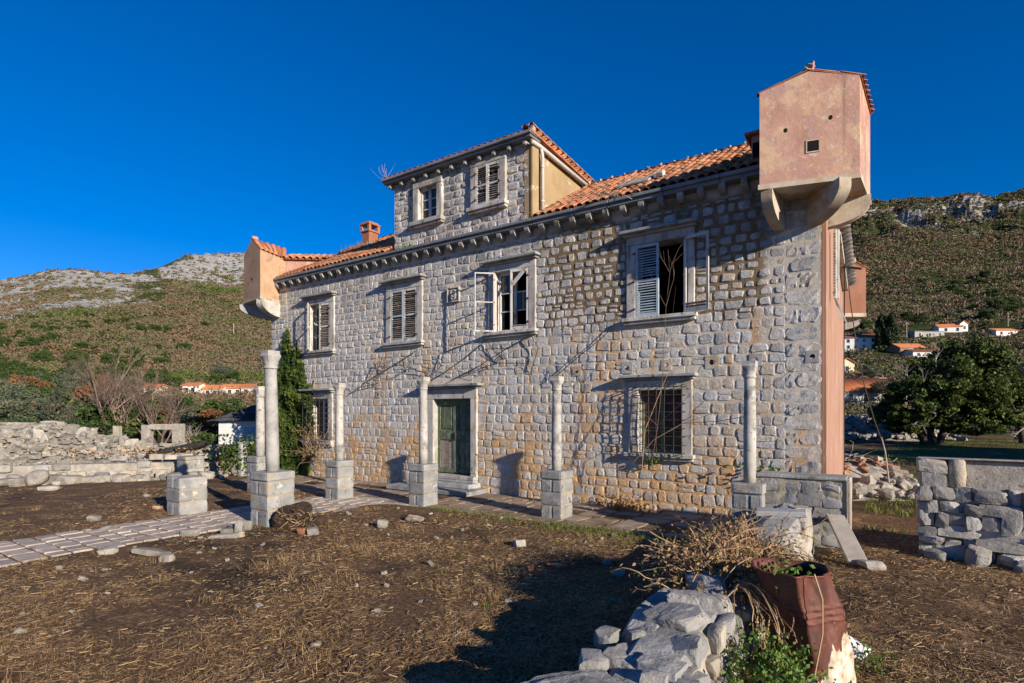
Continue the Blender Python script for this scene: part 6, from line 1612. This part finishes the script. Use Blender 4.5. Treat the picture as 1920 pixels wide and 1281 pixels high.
# bare creeper over the facade
cr = thing('bare_creeper', 'leafless dark creeper stems straggling across the middle of the facade', 'creeper', (p.x, p.y, 0), HROT)
cm_ = MB()
def flat(pts, y=-.10): return [(a, y + R.uniform(-.03, .02), b) for a, b in pts]
for L in ([(-12.9, 3.1), (-12.0, 3.45), (-11.2, 3.75), (-10.5, 4.05)], [(-12.6, 3.3), (-12.2, 3.75), (-11.9, 3.55)], [(-10.3, 3.0), (-9.5, 3.3), (-8.6, 3.75), (-7.9, 4.15)], [(-9.2, 3.1), (-8.2, 3.45), (-7.2, 3.9), (-6.4, 4.2)], [(-8.7, 3.25), (-7.6, 3.5), (-6.7, 3.45)],
          [(-7.9, 4.1), (-7.7, 3.8), (-7.4, 3.6)], [(-6.5, 4.15), (-6.3, 3.8), (-6.5, 3.3)], [(-11.5, 3.3), (-10.8, 3.5), (-10.2, 3.35)], [(-5.9, 3.0), (-5.2, 3.5), (-4.6, 3.9), (-4.2, 4.2)], [(-10.0, 3.2), (-9.6, 3.5), (-9.5, 3.9)], [(-13.6, 2.8), (-13.0, 3.0), (-12.2, 3.1)]):
    cm_.tube(flat(L), .012, 4, False)
    for _ in range(3): a = R.choice(L); cm_.tube(flat([a, (a[0] + R.gauss(0, .25), a[1] + R.uniform(-.1, .4)), (a[0] + R.gauss(0, .4), a[1] + R.uniform(0, .5))]), .006, 3, False)
cm_.build('stems', M['iron'], cr, kind='stuff')
# sapling before the right-hand windows
sp = thing('sapling', 'thin leafless sapling rising in front of the two right hand windows', 'sapling', (p.x, p.y, 0), HROT)
out = []; gg = random.Random(12)
main = [Vector((-3.05, -.75, 0)), Vector((-3.12, -.7, 1.0)), Vector((-2.98, -.68, 1.9)), Vector((-2.88, -.66, 2.9)), Vector((-2.86, -.64, 3.6)), Vector((-2.82, -.62, 4.4)), Vector((-2.74, -.62, 5.1)), Vector((-2.78, -.62, 5.6))]
out.append((main, [.010, .009, .009, .008, .007, .005, .004, .003]))
for (i, dx, dz, L) in ((5, .5, 1, .8), (6, -.45, .8, .55), (6, .35, 1.2, .75), (4, .75, .9, 1.3), (4, -.65, .7, 1.2), (3, -1, .35, 1.1), (3, .9, .5, 1.2), (2, .9, .75, 1.0), (4, -.9, .4, 1.0), (5, -.4, .9, .7), (3, .6, -.1, .8), (2, -.8, .5, .9)):
    branches(main[i], (dx, -.1, dz), L, .0045, 1, out, .35, .05, (2, 3), gg)
link('branches', branch_mesh('branches', out, 'twig', 5), sp)
lb_ = MB()
for L in ([(-3.6, 1.1), (-3.1, 1.6), (-2.5, 1.95), (-1.9, 2.15), (-1.1, 2.5), (-.4, 3.0)], [(-2.5, 1.95), (-1.8, 2.0), (-1.0, 2.15)], [(-3.4, .9), (-3.3, 1.8), (-3.0, 2.6), (-2.7, 3.3)]): lb_.tube([(a, -.5 + R.uniform(-.08, .08), b) for a, b in L], .007, 4, False)
lb_.build('leaning_branches', M['vine'], sp)
# dry creeper in the ivy side grille, weeds on sills and roof
dv = thing('dry_vine', 'tangle of dry brown vine in the ivy side barred window', 'vine', (p.x, p.y, 0), HROT); m = MB()
for i in range(90): m.tube(wander((R.uniform(-15.8, -14.6), -.25, R.uniform(.3, 1.3)), (R.gauss(0, .4), -.1, 1), 6, .14, .35, .03), .006, 3, False)
m.build('stems', M['vine'], dv, kind='stuff')
def blades(name, mat, pts, L, w, g, lean=.4, parent=None, kind='stuff'):
    n = len(pts); a = g.uniform(0, 6.283, n); d = np.stack([np.cos(a) * lean * g.random(n), np.sin(a) * lean * g.random(n), np.ones(n)], 1); d /= np.linalg.norm(d, axis=1)[:, None]
    s = np.stack([-np.sin(a), np.cos(a), np.zeros(n)], 1); LL = (L * g.uniform(.5, 1.3, n))[:, None]
    bend = np.stack([np.cos(a), np.sin(a), np.zeros(n)], 1) * LL * .25
    V = np.stack([pts - s * w / 2, pts + s * w / 2, pts + d * LL * .55 + s * w * .4, pts + d * LL * .55 - s * w * .4, pts + d * LL * .95 + bend], 1).reshape(-1, 3)
    b = np.arange(n) * 5; Q = np.stack([b, b + 1, b + 2, b + 3], 1); T = np.stack([b + 3, b + 2, b + 4], 1)
    return link(name, mesh_np(name, V, T, Q, M[mat], np.repeat(g.random(n), 5)), parent, kind=kind)
rgp = []
for (u0, u1, dens_, yy0) in ((-17.6, -15.6, 420, .2), (-15.9, -12.2, 900, .15), (-12.3, -11.7, 120, .05), (-9.9, -9.0, 40, -.1)):
    for i in range(dens_): u = R.uniform(u0, u1); y = abs(R.gauss(0, .4)) + yy0 - .2; q = hw(u, y, 7.08 + max(0, y) * .55); rgp.append(q[:])
for i in range(350): u = R.gauss(-15.3, .45); y = R.uniform(1.2, 2.2); q = hw(u, y, 7.08 + (y + .2) * .6); rgp.append(q[:])
tag(blades('roof_grass', 'straw', np.array(rgp), .26, .012, g, .5), 'dry grass growing along the left eave and around the chimney', 'grass')
wp = []
for (u, z, k) in ((-11.0, 7.12, 60), (-6.6, 7.1, 10)): wp += [hw(u + R.gauss(0, .12), -.1 + R.gauss(0, .05), z + abs(R.gauss(0, .07)))[:] for _ in range(k)]
V, Q = leafcards(np.array(wp), .07, g); tag(link('eave_weed', mesh_np('eave_weed', V, None, Q, M['weed'], np.repeat(g.random(len(wp)), 4))), 'small green weed on the cornice below the attic windows', 'weed')
wp = [hw(-3.3 + R.gauss(0, .10), -.16 + R.gauss(0, .03), 1.10 + R.gauss(0, .05))[:] for _ in range(90)]
V, Q = leafcards(np.array(wp), .06, g); tag(link('sill_weed', mesh_np('sill_weed', V, None, Q, M['weed'], np.repeat(g.random(len(wp)), 4))), 'green weed hanging from the sill of the right barred window', 'weed')
m = MB(); 
for i in range(9): m.tube([hw(*v) for v in wander((-11.75 + R.gauss(0, .05), -.15, 9.35), (R.gauss(-.3, .5), 0, 1), 5, .12, .25, 0)], .005, 3, False)
tag(m.build('dead_stalks', M['twigpale']), 'pale dead stalks sprouting from the left end of the attic eave', 'weed')
m = MB()
for i in range(14): m.tube([hw(*v) for v in wander((-4.05 + R.gauss(0, .2), -.25, 7.08), (R.gauss(0, .6), -.5, .5), 7, .09, .3, .10)], .007, 3, False)
tag(m.build('dead_creeper', M['twigpale']), 'pale dried creeper hanging from the cornice above the open window', 'creeper')
# hanging cable at the pink wall
def at(px_, py_, Yd): return ((px_ - 960) / 1050 * Yd, Yd, 2.15 - (py_ - 776) / 1050 * Yd)
cb_ = MB(); cb_.tube([at(x, y, 13.2) for x, y in ((1583, 425), (1587, 500), (1595, 570), (1605, 640), (1620, 720), (1640, 790), (1653, 825))], .012, 5)
tag(cb_.build('cable', M['iron']), 'thin dark cable hanging down beside the pink wall', 'cable')
m = MB(); m.tube([at(1653, 820, 14.3), at(1660, 848, 14.2), at(1664, 880, 14.2), at(1667, 905, 14.2)], (.012, .018, .02, .02), 5)
for i in range(20): m.tube(wander((8.6 + R.uniform(-.3, 1.2), 15.1, .9), (R.gauss(0, 1), -.2, R.uniform(0, .6)), 6, .13, .35, .02), .006, 3, False)
tag(m.build('dead_branches', M['twigpale']), 'pale dead branches sticking out of the tile rubble heap', 'branch')
m = MB(); m.tube(wander((9.8, 14.4, .85), (.9, -.5, -.1), 8, .16, .12, .08), .014, 4, False); tag(m.build('bent_branch', M['iron']), 'dark bent branch drooping off the tile rubble towards the gate', 'branch')
# bushes at the foot of the facade
for (u, v, lb, mt) in ((-3.9, -.35, 'brown dead leaf clump at the wall foot right of the door', 'dryleaf'), (-1.0, -.2, 'green tuft on the wall above the shaded pedestal', 'weed')):
    wp = [hw(u + R.gauss(0, .3), v + R.gauss(0, .12), abs(R.gauss(0, .12)) + (.02 if 'brown' in lb else .95))[:] for _ in range(400 if 'brown' in lb else 60)]
    V, Q = leafcards(np.array(wp), .08, g); tag(link('leaf_clump', mesh_np('leaf_clump', V, None, Q, M[mt], np.repeat(g.random(len(wp)), 4)), kind='stuff'), lb, 'plant')
iv2 = thing('creeper', 'yellowing creeper spilling over the cream plaster wall end near the shed', 'creeper', (-9.6, 19.9, 0)); n = 1500
P = np.stack([g.normal(.1, .55, n), -.3 + g.normal(0, .15, n), np.abs(g.normal(.75, .35, n)).clip(.05, 1.4)], 1); V, Q = leafcards(P, .11, g); link('leaves', mesh_np('leaves', V, None, Q, M['ivy'], np.repeat(g.uniform(.3, .99, n), 4)), iv2)
n = 220; wp = np.stack([g.uniform(-16, -11, n), g.uniform(19.4, 20.6, n), g.uniform(.6, .95, n)], 1); V, Q = leafcards(wp, .10, g); tag(link('dead_leaves', mesh_np('dead_leaves', V, None, Q, M['dryleaf'], np.repeat(g.random(n), 4)), kind='stuff'), 'brown dead leaves and weeds over the low rubble', 'weeds')

# ================================================================== BRAMBLE, WEEDS BY THE DRUM
br = thing('bramble', 'tangled brown bramble thicket sprawling over the low garden wall beside the drum', 'bramble', (p.x, p.y, 0), HROT)
m = MB(); lf = []
for i in range(1200):
    v = R.uniform(-7.0, -5.3) if i > 260 else R.uniform(-7.2, -6.2); z0_ = float(wall_top(v)) + R.uniform(-.05, .05); u = R.uniform(-.50, .10)
    hgt = .62 if v > -6.6 else .55
    d = (R.gauss(-.1, .8), R.gauss(-.1, .8), R.uniform(.2, 1.3) * hgt)
    pts = wander((u, v, z0_), d, R.randint(5, 10), R.uniform(.04, .085), .32, .13); m.tube(pts, R.choice((.003, .004, .006)), 3, False)
    if R.random() < .8: lf += [(q + Vector((R.gauss(0, .03), R.gauss(0, .03), R.gauss(0, .03))))[:] for q in pts[2:]]
for i in range(170):   # stems hanging down the right face beside the drum
    v = R.uniform(-7.2, -5.6); pts = wander((.06, v, float(wall_top(v)) + .1), (.5, R.gauss(-.1, .3), .25), 10, .075, .2, .22); m.tube(pts, .004, 3, False); lf += [q[:] for q in pts[5:]] if R.random() < .5 else []
for i in range(34):   # stiff pale twigs poking out left
    pts = wander((-.4, R.uniform(-6.4, -5.6), .58 + R.uniform(-.06, .12)), (-1, R.gauss(-.5, .3), R.gauss(.0, .16)), 6, .12, .12, .02); m.tube(pts, .007, 4, False)
m.build('stems', M['vine'], br, kind='stuff')
V, Q = leafcards(np.array(lf), .036, g, None, 1.5); link('leaves', mesh_np('leaves', V, None, Q, M['dryleaf'], np.repeat(g.random(len(lf)), 4)), br)
k = 3600; vv = g.uniform(-7.0, -5.2, k); P = np.stack([g.normal(-.25, .22, k), vv, np.interp(-vv, [4, 6.6, 7.2], [.62, .56, .55]) + np.abs(g.normal(0, .12, k))], 1)
V, Q = leafcards(P, .032, g, None, 1.8); link('dead_leaves', mesh_np('dead_leaves', V, None, Q, M['dryleaf'], np.repeat(g.random(k) * .6, 4)), br)
gl = [l for l in lf if R.random() < .12]
V, Q = leafcards(np.array(gl), .045, g, None, 1.4); link('green_leaves', mesh_np('green_leaves', V, None, Q, M['weed'], np.repeat(g.random(len(gl)), 4)), br)
wd = thing('weed_patch', 'bright green leafy weeds growing between the garden wall and the rusty drum', 'weeds', (0, 0, 0))
m = MB(); lf = []
for i in range(60):
    x = R.uniform(1.66, 2.10); y = R.uniform(3.85, 4.3); pts = wander((x, y, 0), (R.gauss(0, .25), R.gauss(-.12, .25), 1), R.randint(5, 9), .06, .16, .02); m.tube(pts, .004, 3, False)
    for q in pts[1:]: lf += [(q + Vector((R.gauss(0, .03), R.gauss(0, .03), R.gauss(0, .02))))[:] for _ in range(4)]
for i in range(30):
    x = R.uniform(2.78, 3.15); y = R.uniform(4.5, 4.9); pts = wander((x, y, 0), (R.gauss(0, .3), R.gauss(0, .3), 1), 4, .05, .2, .05); m.tube(pts, .003, 3, False); lf += [q[:] for q in pts[1:]]
m.build('stems', M['grassgreen'], wd, kind='stuff'); V, Q = leafcards(np.array(lf), .036, g, None, 1.5); link('leaves', mesh_np('leaves', V, None, Q, M['weed'], np.repeat(g.random(len(lf)), 4)), wd)
n = 110; P = np.stack([g.normal(2.24, .14, n), g.normal(4.62, .14, n), g.uniform(.72, .92, n)], 1); V, Q = leafcards(P, .05, g); tag(link('drum_weed', mesh_np('drum_weed', V, None, Q, M['weed'], np.repeat(g.random(n), 4)), kind='stuff'), 'green leaves growing inside the open top of the rusty drum', 'weeds')
m = MB(); m.tube([(2.30, 4.26, .93), (2.34, 4.22, .75), (2.33, 4.20, .5), (2.26, 4.18, .2)], .006, 5); tag(m.build('yellow_stem', M['straw']), 'long yellow stem hanging down the front of the rusty drum', 'stem')
for (x, y, h, lb) in ((.62, 3.95, .20, 'reddish twig standing left beside the boulder'), (.86, 4.0, .26, 'forked twig standing right behind the boulder')):
    m = MB(); m.tube([(x, y, 0), (x + .01, y, h * .6), (x + .02, y, h)], .006, 4); m.tube([(x + .01, y, h * .6), (x + .09, y, h * .95)], .005, 4); tag(m.build('twig', M['vine']), lb, 'twig')

# ================================================================== DRY GRASS
def inyard(x, y):
    dx, dy = x - 5.915, y - 10.690; c, s = math.cos(HROT), math.sin(HROT); u = c * dx + s * dy; v = -s * dx + c * dy
    ok = ~((u > -11.15) & (u < -9.3) & (v > -12.6) & (v < -2.6)) & ~((v > -2.45) & (v < .1) & (u < .3) & (u > -16.5)) & ~((u > -.5) & (u < .12) & (v < -2.2) & (v > -9.3)) & (v < .0)
    return ok
def scatter(n, x0, x1, y0, y1, seed, thr=.0, pw=1.6):
    g = np.random.default_rng(seed); y = y0 + (y1 - y0) * g.random(n) ** pw; x = g.uniform(-1, 1, n) * y * .98 if x0 is None else g.uniform(x0, x1, n)
    k = inyard(x, y) & ((fbm(x * .8, y * .8, 4, 12) + .25 * g.random(n)) > thr); x, y = x[k], y[k]
    return np.stack([x, y, gz(x, y)], 1), g
# litter lying flat
P, g1 = scatter(200000, None, None, 3.0, 16, 31, .54, 1.5)
n = len(P); a = g1.normal(.2, 1.0, n); d = np.stack([np.cos(a), np.sin(a), g1.normal(.05, .16, n)], 1); L = (g1.uniform(.02, .085, n) * np.where(g1.random(n) < .08, 2.2, 1))[:, None]; s = np.stack([-np.sin(a), np.cos(a), g1.normal(0, .5, n)], 1); w = (g1.uniform(.002, .0055, n) * np.interp(P[:, 1], [3, 8, 16], [.9, 1.3, 2.2]))[:, None]
P[:, 2] += g1.uniform(.002, .03, n)
V = np.stack([P - d * L / 2 - s * w / 2, P - d * L / 2 + s * w / 2, P + d * L / 2 + s * w / 2, P + d * L / 2 - s * w / 2], 1).reshape(-1, 3)
link('straw_litter', mesh_np('straw_litter', V, None, np.arange(4 * n).reshape(n, 4), M['straw'], np.repeat(g1.random(n) ** 1.6, 4)), kind='stuff')
# short standing dry grass
P, g1 = scatter(60000, None, None, 3.0, 15, 32, .60, 1.4)
blades('dry_grass', 'straw', P, .045, .0042, g1, 1.8)
tp = []
for i in range(70):
    y = R.uniform(4, 13); x = R.uniform(-.95, .6) * y
    if not inyard(np.array([x]), np.array([y]))[0]: continue
    k = R.randint(30, 110); sp_ = R.uniform(.05, .14); q = g1.normal(0, sp_, (k, 2)) + (x, y); tp.append(np.stack([q[:, 0], q[:, 1], gz(q[:, 0], q[:, 1])], 1))
blades('grass_tufts', 'straw', np.concatenate(tp), .12, .0045, g1, 1.5)
tp = []
for (u0, u1, v0, v1, k) in ((-7.6, -.8, -2.95, -2.4, 1800), (-4.6, -1.0, -3.3, -2.6, 900)):
    for i in range(k): q = hw(R.uniform(u0, u1), R.uniform(v0, v1)); tp.append((q.x, q.y, gzs(q.x, q.y)))
blades('edge_grass', 'grassgreen', np.array(tp), .085, .008, g1, .9)
tp = []
for i in range(24):
    x, y = R.uniform(-1, 3.2), R.uniform(6, 10.5); k = R.randint(10, 45); q = g1.normal(0, .08, (k, 2)) + (x, y); ok = inyard(q[:, 0], q[:, 1]); q = q[ok]; tp.append(np.stack([q[:, 0], q[:, 1], gz(q[:, 0], q[:, 1])], 1))
blades('green_tufts', 'grassgreen', np.concatenate(tp), .07, .006, g1, .8)
# lawn behind the gate
n = 26000; y = g1.uniform(10.0, 46, n); x = g1.uniform(.52, 1.0, n) * y; u_ = (HM.inverted()); k = (x * math.cos(-HROT) - 0 > -99)
lu = np.cos(HROT) * (x - 5.915) + np.sin(HROT) * (y - 10.69); k = (lu > .6) & (fbm(x * .5, y * .5, 3, 7) > .40); x, y = x[k], y[k]
blades('lawn_grass', 'grassgreen', np.stack([x, y, gz(x, y)], 1), .12, .02, g1, .8)
